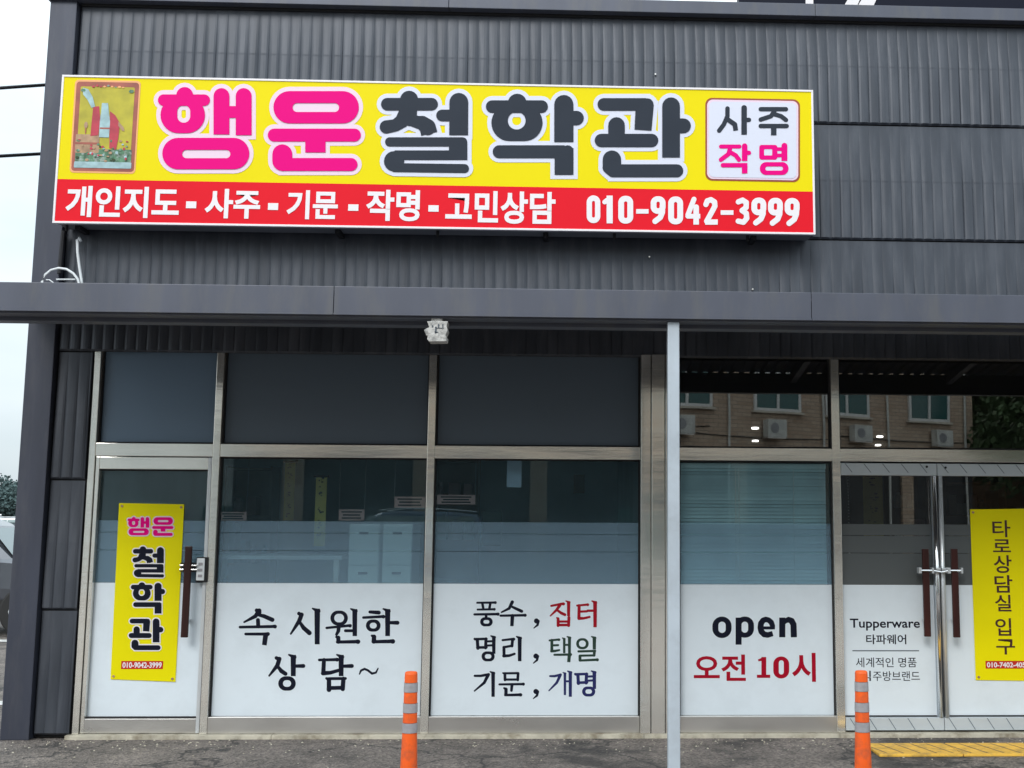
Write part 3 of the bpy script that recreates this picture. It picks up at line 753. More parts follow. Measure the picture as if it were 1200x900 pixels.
G['cheol'] = ((7, 68, 75, 553, 522), [
    ('D', (228, 124), 98), ('S', [(110, 148), (350, 148)], 68), ('S', [(226, 150), (224, 215)], 92, 0, 1),
    ('S', [(215, 200), (190, 238), (155, 262), (105, 271)], (92, 76, 66, 72)), ('S', [(230, 235), (268, 240)], 62, 1, 1),
    ('S', [(258, 242), (300, 250), (328, 272), (337, 308)], (62, 78, 88, 90), 1, 0),
    ('S', [(497, 138), (496, 316)], 102, 1, 0), ('S', [(406, 209), (470, 209)], 63, 1, 0),
    ('S', [(123, 352), (515, 352)], 50, 1, 1), ('S', [(493, 350), (493, 450)], 100, 0, 0), ('D', (520, 350), 44),
    ('S', [(150, 424), (496, 424)], 52, 0, 0), ('D', (147, 457), 110),
    ('S', [(150, 491), (528, 496)], 48, 1, 1)])
G['hak'] = ((7, 643, 90, 1173, 530), [
    ('D', (813, 142), 102), ('S', [(677, 161), (945, 161)], 68), ('O', (673, 150, 950, 347), (762, 189, 858, 285), 118, 48),
    ('S', [(1065, 150), (1065, 353)], 104, 1, 0), ('S', [(1100, 223), (1134, 223)], 78, 0, 1),
    ('S', [(715, 405), (1070, 405)], 70, 1, 0), ('S', [(1066, 385), (1066, 530)], 102, 0, 0), ('D', (1085, 402), 64)])
G['gwan'] = ((8, 32, 88, 553, 520), [
    ('S', [(81, 126), (310, 126)], 68, 1, 0), ('S', [(303, 124), (293, 265)], (98, 92), 0, 0), ('D', (317, 126), 66),
    ('S', [(150, 240), (150, 295)], 90, 1, 0), ('S', [(68, 321), (340, 321)], 72), ('S', [(445, 136), (445, 413)], 96, 1, 0),
    ('S', [(480, 242), (512, 242)], 80, 0, 1), ('S', [(125, 425), (125, 460)], 100, 1, 1), ('S', [(126, 485), (476, 485)], 70, 0, 1),
    ('S', [(104, 468), (130, 490)], 60, 1, 1)])
TT = {6: (180, 90, 1 / 4.615, 1 / 4.615), 7: (430, 90, 1 / 4.615, 1 / 4.615), 8: (690, 95, 1 / 4.615, 1 / 4.615)}

# ------------------------------------------------------------------ main sign
YSN = -0.30
sg = thing('shop_sign', 'wide yellow and red lightbox sign with pink and charcoal Korean lettering above the canopy', 'sign')
sx0, sx1, sz0, sz1 = -3.955, 1.929, 3.878, 5.060
box('sign_box', 'cabinet_metal', sx0 + .012, sx1 - .012, YSN + .02, -.06, sz0 + .012, sz1 - .012, sg, bevel=.006)
t = .016
for q in ((sx0, sx1, sz0, sz0 + t), (sx0, sx1, sz1 - t, sz1), (sx0, sx0 + t, sz0 + t, sz1 - t), (sx1 - t, sx1, sz0 + t, sz1 - t)):
    box('sign_edge', 'sign_white', q[0], q[1], YSN - .006, YSN + .03, q[2], q[3], sg, bevel=.002)
zr = (at(400, 215.3, YSN).z)
box('sign_face', 'sign_yellow', sx0 + t, sx1 - t, YSN, YSN + .01, zr, sz1 - t, sg)
box('sign_face', 'sign_red', sx0 + t, sx1 - t, YSN - .001, YSN + .01, sz0 + t, zr - .0003, sg)
Y1, Y2, Y3, Y4 = YSN - .002, YSN - .004, YSN - .006, YSN - .008
for k in ('haeng', 'un', 'cheol', 'hak', 'gwan'):
    pink = k in ('haeng', 'un')
    T = TT[G[k][0][0]]
    P = Print(Y1); draw(P, G[k][1], T, 5.0); P.build('letter_outline', 'sign_halo_pink' if pink else 'sign_halo', sg)
    P = Print(Y3); draw(P, G[k][1], T, 0.0); P.build('letter', 'sign_pink' if pink else 'sign_char', sg)
# small box of four syllables, right end
def frame_rr(px0, py0, px1, py1, r, slopey, Y, mat, nm, par):
    P = Print(Y); pts = P.rrect(px0, py0, px1, py1, r)
    P.add([(x, y + (x - (px0 + px1) / 2) * slopey) for x, y in pts]); return P.build(nm, mat, par)
frame_rr(826.6, 115.5, 937.5, 212.5, 8, .018, Y1, 'sign_brown', 'print_box', sg)
frame_rr(828.6, 117.5, 935.5, 210.5, 7, .018, Y2, 'sign_halo_pink', 'print_box', sg)
frame_rr(830.8, 119.7, 933.3, 208.3, 6, .018, Y3, 'sign_halo', 'print_box', sg)
SM = {}
SM['sa'] = [('S', [(750, 148), (750, 190), (730, 235), (705, 268)], 24), ('S', [(755, 210), (790, 235), (795, 268)], 26, 1, 0), ('S', [(840, 145), (840, 290)], 30, 1, 0), ('S', [(850, 210), (866, 210)], 24)]
SM['ju'] = [('S', [(930, 152), (1066, 152)], 24), ('S', [(1005, 160), (985, 190), (930, 208)], 24), ('S', [(1000, 178), (1040, 190), (1066, 210)], 24), ('S', [(930, 243), (1070, 243)], 24), ('S', [(1000, 250), (1000, 293)], 30, 0, 0)]
SM['jak'] = [('S', [(715, 354), (815, 354)], 22), ('S', [(765, 360), (755, 395), (715, 425)], 24), ('S', [(765, 385), (795, 402), (812, 425)], 24), ('S', [(843, 352), (843, 432)], 30, 1, 0), ('S', [(850, 388), (866, 388)], 24), ('S', [(725, 455), (858, 455)], 24, 1, 0), ('S', [(843, 450), (843, 500)], 30, 0, 0)]
SM['myeong'] = [('O', (922, 345, 1020, 425), (948, 368, 992, 402), 14, 4), ('S', [(1058, 350), (1058, 432)], 32, 1, 0), ('S', [(1015, 368), (1050, 368)], 20, 0, 0), ('S', [(1015, 402), (1050, 402)], 20, 0, 0), ('O', (925, 438, 1080, 508), (955, 462, 1050, 484), 34, 11)]
for k, mt in (('sa', 'sign_char'), ('ju', 'sign_char'), ('jak', 'sign_pink'), ('myeong', 'sign_pink')):
    P = Print(Y4); draw(P, SM[k], TT[8]); P.build('letter', mt, sg)
# red band lettering
for s_, bx in (('개인지도', (77, 218.5, 210, 255)), ('사주', (240, 221.5, 305, 256)), ('기문', (336, 223, 396, 257)), ('작명', (429, 222.5, 492, 259)), ('고민상담', (522, 224, 651, 262))):
    text('letter', s_, bx, Y2, 'sign_white', sg, off=.030)
for bx in ((218, 236, 230, 244), (314, 238, 326, 246), (408, 239.5, 420, 247), (502, 240.5, 514, 248)):
    rect('letter', 'sign_white', bx[:2], bx[2:], Y2, .0005, sg)
DG = {'0': [('O', (0, 0, 10, 20), (3.9, 4.0, 6.1, 16), 5, 1.1)],
      '1': [('S', [(6.3, 0), (6.3, 20)], 4.6, 0, 0), ('S', [(2.4, 4.6), (6.3, 2.0)], 3.6, 1, 0)],
      '9': [('O', (0, 0, 10, 12.6), (3.9, 3.9, 6.1, 8.6), 5, 1.1), ('S', [(7.9, 6.5), (7.8, 11.5), (6.4, 15.2), (3.0, 18)], 4.2, 1, 1)],
      '4': [('S', [(5.8, 1.8), (2.0, 13)], 3.8), ('S', [(1.9, 14), (9.8, 14)], 3.6, 1, 0), ('S', [(7.2, 7.5), (7.2, 20)], 4.2, 1, 0)],
      '2': [('S', [(2.1, 5.4), (3.0, 2.8), (5.4, 2.0), (7.7, 3.6), (7.9, 6.6), (5.8, 11), (2.6, 17.4)], 4.0), ('S', [(1.6, 18), (9.8, 18)], 4.0, 0, 0)],
      '3': [('S', [(2.0, 3.2), (5.0, 2.0), (7.6, 3.6), (7.5, 7.2), (4.6, 9.4), (7.6, 11.4), (7.9, 15), (5.6, 17.8), (1.9, 17)], 4.0)],
      '-': [('S', [(0, 11), (10, 11)], 3.4, 0, 0)]}
for ch_, x0_, x1_ in (('0', 687.5, 703.5), ('1', 705, 720), ('0', 724.5, 742), ('-', 745.5, 760), ('9', 762.5, 780), ('0', 783, 800.5), ('4', 802.5, 821), ('2', 823.5, 841.5),
                      ('-', 844.5, 859.5), ('3', 862, 878.5), ('9', 880.5, 898), ('9', 900, 917.5), ('9', 919.5, 937)):
    yt = 229 + (x0_ - 690) * .0135; yb_ = 261.5 + (x0_ - 690) * .015
    sx_, sy_ = (x1_ - x0_) / 10, (yb_ - yt) / 20
    P = Print(Y2); prim = []
    for q in DG[ch_]:
        if q[0] == 'S': prim.append(('S', [(a * sx_, b_ * sy_) for a, b_ in q[1]], (q[2] if not isinstance(q[2], list) else q[2][0]) * 1.55, *q[3:]))
        else: prim.append(('O', (q[1][0] * sx_, q[1][1] * sy_, q[1][2] * sx_, q[1][3] * sy_), (q[2][0] * sx_, q[2][1] * sy_, q[2][2] * sx_, q[2][3] * sy_), q[3] * 1.6, q[4] * 1.6))
    draw(P, prim, (x0_, yt, 1, 1)); P.build('letter', 'sign_white', sg)
# generic picture panel at the left end (plain stand-in)
Tc = (60, 80, 1 / 6.4286, 1 / 6.4286)
def quad(mat, pts, Y, nm='picture_print'):
    P = Print(Y); P.add([(Tc[0] + x * Tc[2], Tc[1] + y * Tc[3]) for x, y in pts]); return P.build(nm, mat, sg)
def skew(x, y): return (x - (y - 430) * .062, y + (x - 400) * .02)
def card(mat, x0, y0, x1, y1, Y, r=12):
    P = Print(Y); pts = P.rrect(x0, y0, x1, y1, r); pts = [skew(*p) for p in pts]
    P.add([(Tc[0] + x * Tc[2], Tc[1] + y * Tc[3]) for x, y in pts]); return P.build('picture_print', mat, sg)
card('sign_orange', 160, 90, 655, 790, Y1, 30)
card('card_edge', 172, 104, 643, 776, Y1 - .001, 24)
card('card_field', 205, 140, 612, 640, Y1 - .002, 10)
card('card_green', 195, 610, 618, 705, Y1 - .003, 8)
card('card_blue', 190, 705, 622, 752, Y1 - .004, 8)
card('card_tan', 190, 500, 370, 640, Y1 - .0035, 8)
card('card_edge', 190, 560, 370, 575, Y1 - .0045, 3)
# an abstract still life: a tall pale vase, red drapes, a table and flowers
def blob(mat, x, y, rx, ry, Y, seg=9, rot=0.0):
    P = Print(Y); pts = []
    for k_ in range(seg):
        a = 2 * pi * k_ / seg + rot; q_ = skew(x + rx * cos(a), y + ry * sin(a)); pts.append((Tc[0] + q_[0] * Tc[2], Tc[1] + q_[1] * Tc[3]))
    P.add(pts); P.build('picture_print', mat, sg)
quad('card_red', [skew(308, 292), skew(352, 286), skew(366, 380), skew(360, 505), skew(300, 512), skew(304, 380)], Y1 - .005)
quad('card_red', [skew(436, 322), skew(478, 352), skew(516, 410), skew(512, 520), skew(500, 612), skew(448, 600)], Y1 - .005)
quad('card_blue', [skew(372, 262), skew(418, 262), skew(428, 330), skew(442, 400), skew(440, 520), skew(366, 520), skew(364, 400), skew(370, 330)], Y1 - .0055)
quad('card_edge', [skew(368, 446), skew(441, 446), skew(441, 458), skew(368, 458)], Y1 - .006)
quad('card_blue', [skew(222, 150), skew(262, 160), skew(300, 220), skew(322, 290), skew(296, 300), skew(262, 240), skew(226, 200)], Y1 - .0058)
quad('card_tan', [skew(505, 400), skew(545, 440), skew(556, 470), skew(536, 468), skew(505, 430)], Y1 - .0058)
blob('card_tan', 262, 430, 14, 26, Y1 - .0056); blob('card_edge', 262, 472, 5, 26, Y1 - .0057)
rq = random.Random(12)
for k_ in range(46):
    blob(rq.choice(['card_green', 'card_green', 'card_blue', 'card_red', 'card_tan', 'leaf']), rq.uniform(205, 600), rq.uniform(585, 700) if k_ > 12 else rq.uniform(540, 620) , rq.uniform(6, 17), rq.uniform(5, 13), Y1 - .0063 - k_ * .00003, 6, rq.uniform(0, 3))
for k_ in range(9):
    blob(rq.choice(['card_red', 'sign_orange', 'card_green']), 300 + k_ * 28, 136 + rq.uniform(-7, 7), rq.uniform(8, 13), rq.uniform(5, 10), Y1 - .0066, 6, rq.uniform(0, 3))
blob('card_green', 225, 168, 20, 12, Y1 - .0067, 6); blob('card_green', 588, 170, 20, 14, Y1 - .0067, 6)
# bolts and brackets below
for px in (78, 513, 640, 720, 876):
    p = at(px, 270, -.2)
    MB().tube([(p.x, -.2, sz0 + .02), (p.x, -.2, sz0 - .035)], .012, 8).build('bolt', 'dark', sg)
for px in (100, 400, 640, 880):
    p = at(px, 268, -.06)
    MB().box(p.x - .02, p.x + .02, -.20, -.025, sz0 - .020, sz0 + .012).build('bracket', 'dark', sg)
p = at(77, 272, -.06)
MB().tube([(p.x, -.10, sz0 - .01), (p.x - .01, -.10, sz0 - .35)], .018, 8).build('conduit', 'cable', sg)

# ------------------------------------------------------------------ canopy
YF = -1.90
cn = thing('canopy', 'dark grey steel canopy over the shopfronts on a slim white post', 'canopy')
cz0, cz1 = at(500, 370.2, YF).z, at(500, 336.8, YF).z
cxl, cxr = at(-60, 350, YF).x, 8.6
js = [cxl, at(391, 355, YF).x, at(951, 360, YF).x, cxr]
for a, c_ in zip(js[:-1], js[1:]):
    box('fascia_board', 'beam', a + .002, c_ - .002, YF, YF + .015, cz0, cz1, cn, bevel=.003)
    box('fascia_lip', 'beam', a + .002, c_ - .002, YF - .012, YF + .0, cz0, cz0 + .012, cn)
box('beam', 'beam', cxl, cxr, YF + .016, YF + .14, cz0 - .012, cz1 - .05, cn, bevel=.004)
box('beam', 'beam', XE + .02, cxr, YF + .145, YF + .25, cz0 - .036, cz1 - .03, cn, bevel=.003)
dz1 = at(600, 371, -.09).z
# sloping deck of ribbed sheets, kept below the fascia top at the front
sheets = []
x = XE + .02; k = 0
while x < cxr - .1:
    x2 = min(x + .9, cxr)
    q = MB(); nrib = 9; W = x2 - x
    pts = []
    for j in range(nrib):
        u = x + W * j / nrib; d = W / nrib
        pts += [(u, 0), (u + d * .35, 0), (u + d * .45, .022), (u + d * .9, .022)]
    pts += [(x2, 0)]
    top = [(a, b_ + .004) for a, b_ in pts][::-1]
    N = len(pts)
    ya, yb = YF + .14, -.09
    za_, zb_ = cz1 - .028, dz1 + .02
    i = 0
    for (yy, zz) in ((ya, za_), (yb, zb_)):
        q.v += [(a, yy, zz + b_) for a, b_ in pts]
    for j in range(N - 1): q.f.append((j, j + 1, N + j + 1, N + j))
    me = bpy.data.meshes.new('deck_sheet'); me.from_pydata(q.v, [], q.f); me.update()
    o = link('deck_sheet', me, 'beam', cn)
    sol = o.modifiers.new('s', 'SOLIDIFY'); sol.thickness = .002; sol.offset = 1
    x = x2 + .002
for px in (20, 260, 520, 790, 1060, 1330):
    xx = at(px, 360, YF).x
    if xx < XE + .1: xx = XE + .14
    q = MB(); q.v = [(xx - .03, YF + .26, cz0 + .06), (xx + .03, YF + .26, cz0 + .06), (xx + .03, -.09, dz1 - .035), (xx - .03, -.09, dz1 - .035),
                     (xx - .03, YF + .26, cz1 - .05), (xx + .03, YF + .26, cz1 - .05), (xx + .03, -.09, dz1), (xx - .03, -.09, dz1)]
    q.f = [(0, 3, 2, 1), (4, 5, 6, 7), (0, 1, 5, 4), (1, 2, 6, 5), (2, 3, 7, 6), (3, 0, 4, 7)]
    q.build('rafter', 'beam', cn)
pp = at(789, 600, YF + .07)
box('post', 'post', pp.x - .037, pp.x + .037, YF + .03, YF + .105, 0.012, cz0 - .013, cn, bevel=.006)
box('base_plate', 'post', pp.x - .09, pp.x + .09, YF - .02, YF + .155, 0.0, .011, cn, bevel=.002)

# small taped box under the canopy
YB = YF + .12
bxo = thing('taped_box', 'small grubby white box wrapped in tape hanging under the canopy edge above the windows', 'box')
Tb = (480, 360, 1 / 15, 1 / 15)
out = [(305, 245), (672, 245), (650, 330), (668, 410), (630, 500), (655, 525), (645, 600), (345, 604), (305, 560), (318, 500), (290, 495), (250, 395), (325, 360), (345, 350)]
pts = [at(Tb[0] + x * Tb[2], Tb[1] + y * Tb[3], YF - .01) for x, y in out]
MB().prism([(p.x, p.z) for p in pts], YF + .0 - .01, YF + .09).build('wrapped_case', 'grubby_white', bxo, bevel=.004)
for (x0, y0, x1, y1) in ((450, 340, 470, 455), (500, 300, 520, 350), (575, 300, 592, 350), (470, 360, 600, 372), (395, 320, 415, 350), (440, 430, 500, 445)):
    a = at(Tb[0] + x0 * Tb[2], Tb[1] + y0 * Tb[3], YF - .012); c_ = at(Tb[0] + x1 * Tb[2], Tb[1] + y1 * Tb[3], YF - .012)
    box('tape_strip', 'ink_soft', a.x, c_.x, YF - .014, YF - .009, c_.z, a.z, bxo)
a = at(490, 372, YF); c_ = at(527, 378, YF)
box('hanger', 'grubby_white', at(505, 372, YF).x, at(518, 372, YF).x, YF + .02, YF + .05, at(510, 377, YF).z, cz0 - .010, bxo)

# white cables beside the sign
wc = thing('white_cable', 'white plastic conduit running down from the sign and looping at the canopy', 'cable')
Yw = -.16
def path(l, Y): return [tuple(at(a, b_, Y)) for a, b_ in l]
MB().tube(path([(95, 283), (92.5, 278), (90.5, 281), (91, 296), (93, 312), (95.5, 328), (97, 338)], Yw), .011, 8).build('cable_run', 'white_plastic', wc, smooth=True)
arc = [(48.5, 338), (49.5, 330), (53, 322), (60, 316.5), (69, 314.2), (78, 315.5), (86, 320.5), (91, 327), (92.5, 333), (97, 334)]
MB().tube(path(arc, Yw - .02), .010, 8).build('cable_loop', 'white_plastic', wc, smooth=True)
MB().tube(path([(54, 328), (58, 328), (62, 331), (65, 336)], Yw - .04), .005, 6).build('cable_run', 'white_plastic', wc)
MB().tube(path([(66, 327.5), (88, 327.5)], Yw - .04), .006, 6).build('cable_run', 'white_plastic', wc)

# overhead cables to the left
for (p0, p1, lab) in (((-20, 104.5), (64, 98.5), 'upper black overhead cable crossing the sky left of the building'),
                      ((-20, 184), (57, 179.5), 'lower black overhead cable crossing the sky left of the building')):
    a = at(p1[0] + 4, p1[1], .4); c_ = at(p0[0], p0[1], -.2)
    d = (c_ - a)
    pts = []
    for k in range(13):
        t_ = k * .45 * 1.3 ** 0
        q = a + d * t_ * 2.2; sag = -.012 * (k * (12 - k)) * .4
        pts.append((q.x, q.y, q.z + (sag if k > 2 else 0)))
    o = MB().tube(pts, .0135, 8).build('overhead_cable', 'cable', None, smooth=True); tag(o, lab, 'cable', 'overhead cables')

# ------------------------------------------------------------------ banners on the doors
def banner(nm, corners, lab):
    b_ = thing(nm, lab, 'banner')
    P = Print(YG - .006)
    q = [at(*c_, .036) for c_ in corners]
    m_ = MB(); m_.v = [(p.x, .036, p.z) for p in q] + [(p.x, .039, p.z) for p in q]
    m_.f = [(0, 1, 2, 3), (7, 6, 5, 4), (0, 4, 5, 1), (1, 5, 6, 2), (2, 6, 7, 3), (3, 7, 4, 0)]
    m_.build('banner_sheet', 'banner', b_)
    for (sx, sy, c_) in ((3.5, 3.5, corners[0]), (-3.5, 3.5, corners[1]), (-3.5, -3.5, corners[2]), (3.5, -3.5, corners[3])):
        p = at(c_[0] + sx, c_[1] + sy, .035)
        MB().tube([(p.x, .0325, p.z), (p.x, .0365, p.z)], .010, 10).build('eyelet', 'card_tan', b_)
    return b_
b1 = banner('yellow_banner', [(139.5, 589.5), (215.8, 591), (205.5, 799), (129.5, 796)], 'narrow yellow banner with pink and black Korean letters on the left glass door')
YBn = .0345
def fit(glyph, bx):
    (cr_, x0, y0, x1, y1), pr = G[glyph]
    sx = (bx[2] - bx[0]) / (x1 - x0); sy = (bx[3] - bx[1]) / (y1 - y0)
    return pr, (bx[0] - x0 * sx, bx[1] - y0 * sy, sx, sy)
for k, bx in (('haeng', (149.3, 605.8, 175.0, 627.5)), ('un', (178.3, 606.2, 203.2, 628)), ('cheol', (155.3, 640, 192.3, 677)), ('hak', (153.5, 682, 193.3, 719)), ('gwan', (151, 724.5, 191.3, 762))):
    pk = k in ('haeng', 'un'); pr, T = fit(k, bx)
    P = Print(YBn); draw(P, pr, T, 1.4); P.build('letter_outline', 'sign_white' if not pk else 'sign_halo_pink', b1)
    P = Print(YBn - .0012); draw(P, pr, T, 0.0); P.build('letter', 'sign_pink' if pk else 'ink', b1)
rect('phone_label', 'label_red', (142, 774.6), (191, 784), YBn, .0005, b1)
text('letter', '010-9042-3999', (143.5, 776, 189.5, 782.8), YBn - .0008, 'sign_white', b1, off=.03, split=False)
b2 = banner('yellow_banner', [(1136.8, 597), (1209, 596), (1215, 798), (1143.5, 797)], 'narrow yellow banner with dark vertical Korean lettering on the right glass door')
for s_, bx in (('타', (1163, 609.5, 1184, 629.5)), ('로', (1163.5, 632, 1184.5, 647)), ('상', (1164.5, 650.5, 1185.5, 671.5)), ('담', (1165.5, 674, 1186.5, 694.5)), ('실', (1166, 697, 1185, 716.5)), ('입', (1166.5, 724.5, 1185, 745)), ('구', (1167.5, 749, 1189.5, 767))):
    text('letter', s_, bx, YBn, 'ink_maroon', b2, off=.012)
rect('phone_label', 'label_red', (1155, 774.5), (1207, 783.5), YBn, .0005, b2)
text('letter', '010-7402-4058', (1156.5, 776, 1206, 782.3), YBn - .0008, 'sign_white', b2, off=.03, split=False)

# ------------------------------------------------------------------ bollards
def bollard(px, pyt, lab):
    Y = -2.6
    p = at(px, 850, Y); zt = at(px, pyt, Y).z
    t_ = thing('bollard', lab, 'bollard', 'orange flexible posts in front of the shops', (p.x, Y, 0))
    def z(py): return at(px, py, Y).z
    def rad(z_): return .0345 + (zt - z_) * .017 + max(0, .12 - z_) * .1
    ys = [pyt, pyt + 12.5, pyt + 24, pyt + 36.5, pyt + 48, pyt + 59.5, pyt + 71.5]
    zz = [z(y) for y in ys]
    for i in range(6):
        org = i % 2 == 0
        r0, r1 = rad(zz[i]), rad(zz[i + 1])
        pr = [(zz[i + 1], r1), (zz[i], r0)]
        if not org: pr = [(zz[i + 1] + .002, r1 + .002), (zz[i] - .002, r0 + .002)]
        q = MB()
        if i == 0: q.tube([(0, 0, pr[0][0]), (0, 0, zt - .012), (0, 0, zt - .003), (0, 0, zt)], [r1, r0, r0 * .93, r0 * .75], 24)
        else: q.tube([(0, 0, a) for a, _ in pr], [r for _, r in pr], 24)
        q.build('post_section' if org else 'reflective_band', 'orange' if org else 'reflective', t_, smooth=False)
    MB().tube([(0, 0, .03), (0, 0, .06), (0, 0, .12), (0, 0, zz[6])], [.066, .058, .052, rad(zz[6])], 24).build('post_section', 'orange', t_)
    MB().tube([(0, 0, 0.0), (0, 0, .012), (0, 0, .03)], [.11, .105, .062], 24).build('base', 'rubber', t_)
    return t_
bollard(480.3, 787, 'orange post with three grey bands before the white lettered windows')
bollard(1010.5, 786, 'orange post with three grey bands before the glass double door')

# yellow anti-slip strip
ya = atz(1110, 870.5, .02); yb = atz(1110, 883.5, .02)
st = thing('floor_strip', 'yellow anti slip strip with diagonal grooves on the ground before the double door', 'floor strip')
x0 = atz(1021, 877, .02).x; x = x0; k = 0
while x < 5.2:
    box('strip_slab', 'yellow_rubber', x + .003, x + .597, yb.y, ya.y, 0.001, .020, st, bevel=.004)
    for j in range(5):
        xx = x + .06 + j * .118
        q = MB(); q.v = [(xx, yb.y + .03, .0215), (xx + .010, yb.y + .03, .0215), (xx - .075, ya.y - .03, .0215), (xx - .085, ya.y - .03, .0215)]
        q.f = [(0, 1, 2, 3)]; q.build('groove', 'box_brown', st)
    x += .6
# black mat at the lower right
q = MB(); N = 40; rr = random.Random(3)
cx_, cy_ = 3.55, -2.32
o_ = []
for j in range(N):
    a = 2 * pi * j / N; ex = .95 * (1 + rr.uniform(-.06, .06)); ey = .80 * (1 + rr.uniform(-.05, .05))
    c0, s0 = cos(a), sin(a)
    o_.append((cx_ + ex * math.copysign(abs(c0) ** .5, c0), cy_ + ey * math.copysign(abs(s0) ** .5, s0)))
q.v = [(a, b_, .002) for a, b_ in o_] + [(a, b_, .018 + rr.uniform(0, .012)) for a, b_ in o_]
q.f = [tuple(range(N, 2 * N))] + [(j, (j + 1) % N, N + (j + 1) % N, N + j) for j in range(N)]
mt = q.build('rubber_mat', 'rubber'); tag(mt, 'ragged black rubber mat lying on the asphalt at the lower right corner', 'mat')

# grit and litter swept against the sill
q = MB(); rr = random.Random(31)
for k in range(420):
    gx = rr.uniform(-4.3, 4.5); gy = -.09 - abs(rr.gauss(0, .22 if k % 3 else .9)); sz = rr.uniform(.003, .011)
    hh = sz * rr.uniform(.4, .9); a0 = rr.uniform(0, 3)
    tri = [(gx + sz * cos(a0 + t) * rr.uniform(.7, 1.2), gy + sz * sin(a0 + t) * rr.uniform(.7, 1.2)) for t in (0, 1.6, 3.1, 4.7)]
    i = len(q.v); q.v += [(a, b_, .0) for a, b_ in tri] + [(gx, gy, hh)]
    q.f += [(i, i + 1, i + 4), (i + 1, i + 2, i + 4), (i + 2, i + 3, i + 4), (i + 3, i, i + 4)]
gt = q.build('grit', 'concrete'); tag(gt, 'pale grit scattered on the asphalt along the shop sill', 'grit', kind='stuff')

# rooftop sign (only its foot shows)
rs = thing('rooftop_sign', 'black sign with white lettering standing on the roof edge at the top right', 'sign')
rz = zf + .126
xa_ = at(866, 5, .1).x
box('sign_panel', 'ink', xa_, XEND - .2, .10, .22, rz - .02, rz + .9, rs, bevel=.004)
for (a, c_, s_) in ((944, 953, 0), (985, 1001, 9), (1001, 1020, 7)):
    X0, X1 = at(a, 3, .1).x, at(c_, 3, .1).x; sh = s_ / 149 * 1.2
    q = MB(); q.v = [(X0, .097, rz + .022), (X1, .097, rz + .022), (X1 + sh * 3, .097, rz + .4), (X0 + sh * 3, .097, rz + .4)]
    q.f = [(0, 1, 2, 3)]; q.build('letter', 'sign_white', rs)

# ------------------------------------------------------------------ interiors
ZC = 2.93
def room(x0, x1, depth, wall, floorc, z_ceil=ZC):
    box('interior_floor', floorc, x0, x1, .13, depth, 0.0, .02, bld)
    box('interior_ceiling', wall, x0, x1, .13, depth, z_ceil, z_ceil + .05, bld)
    box('interior_wall', wall, x0, x1, depth, depth + .05, .0, z_ceil + .05, bld)
    box('interior_wall', wall, x0 - .05, x0 - .001, .13, depth, .0, z_ceil + .05, bld)
    box('interior_wall', wall, x1 + .001, x1 + .05, .13, depth, .0, z_ceil + .05, bld)
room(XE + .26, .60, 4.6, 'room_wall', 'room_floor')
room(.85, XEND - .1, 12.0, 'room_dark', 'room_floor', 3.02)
def atb(px0, py0, px1, py1, Y): 
    xm = (px0 + px1) / 2; ym = (py0 + py1) / 2
    return at(px0, ym, Y).x, at(px1, ym, Y).x, at(xm, py1, Y).z, at(xm, py0, Y).z
# two white cabinets
for (a, c_, lab) in ((407, 443, 'left white cabinet seen through the frosted window beside the door window'), (447, 482, 'right white cabinet seen through the frosted window next to the mullion')):
    Y = .075; X0, X1, Z0, Z1 = atb(a, 614, c_, 700, Y)
    t_ = thing('cabinet', lab, 'cabinet', 'white cabinets inside the window', ((X0 + X1) / 2, Y + .27, .02))
    box('cabinet_body', 'fridge', X0 - t_.location.x, X1 - t_.location.x, -.23, .25, 0, Z1 - .02, t_, bevel=.008)
    hh = Z1 - .02
    nd = 5
    for k in range(nd):
        zt = hh - .02 - k * (hh - .04) / nd; zb = zt - (hh - .04) / nd + .012
        dr = box('drawer', 'fridge', X0 - t_.location.x + .006, X1 - t_.location.x - .006, -.248, -.231, zb, zt, t_, bevel=.003)
        box('handle', 'ink_soft', -.035, .035, -.262, -.247, zt - .06, zt - .042, dr)
# table and chairs
X0, X1, Z0, Z1 = atb(225, 651, 401, 658, .16)
tb = thing('table', 'long pale table standing just inside the left window', 'table')
box('tabletop', 'white_plastic', X0, X1, .16, .9, Z1 - .03, Z1, tb, bevel=.004)
for xx in (X0 + .05, X1 - .05):
    for yy in (.2, .85): box('leg', 'steel_dull', xx - .02, xx + .02, yy - .02, yy + .02, .02, Z1 - .031, tb)
# hanging scrolls
def scroll(px0, py0, px1, py1, Y, mat, ink, lab, nchar):
    X0, X1, Z0, Z1 = atb(px0, py0, px1, py1, Y)
    t_ = thing('hanging_scroll', lab, 'scroll', 'paper scrolls hanging inside')
    box('scroll_sheet', mat, X0, X1, Y, Y + .006, Z0, Z1, t_)
    MB().tube([(X0 - .02, Y, Z1), (X1 + .02, Y, Z1)], .012, 8).build('scroll_rod', 'wood', t_)
    h = (Z1 - Z0) / nchar
    for k in range(nchar):
        zc = Z1 - (k + .5) * h; xc = (X0 + X1) / 2; w_ = (X1 - X0) * .26
        q = MB(); r3 = random.Random(int(px0) + k)
        for m3 in range(6):
            a_ = r3.uniform(-1, .4); c2 = r3.uniform(-.32, .32)
            q.box(xc + a_ * w_, xc + (a_ + r3.uniform(.25, .8)) * w_, Y - .003, Y - .0005, zc + c2 * h, zc + (c2 + r3.uniform(.03, .12)) * h)
        q.build('brush_mark', ink, t_)
scroll(369, 558, 382, 640, .9, 'paper_yellow', 'ink_green', 'yellow green paper scroll hanging behind the middle left window', 5)
scroll(333, 541, 345, 610, 1.9, 'paper_yellow', 'box_brown', 'narrow pale scroll hanging on the back wall of the left shop', 6)
scroll(1012, 557, 1035, 640, .8, 'paper_yellow', 'box_brown', 'wide yellowed paper scroll hanging behind the left leaf of the double door', 5)
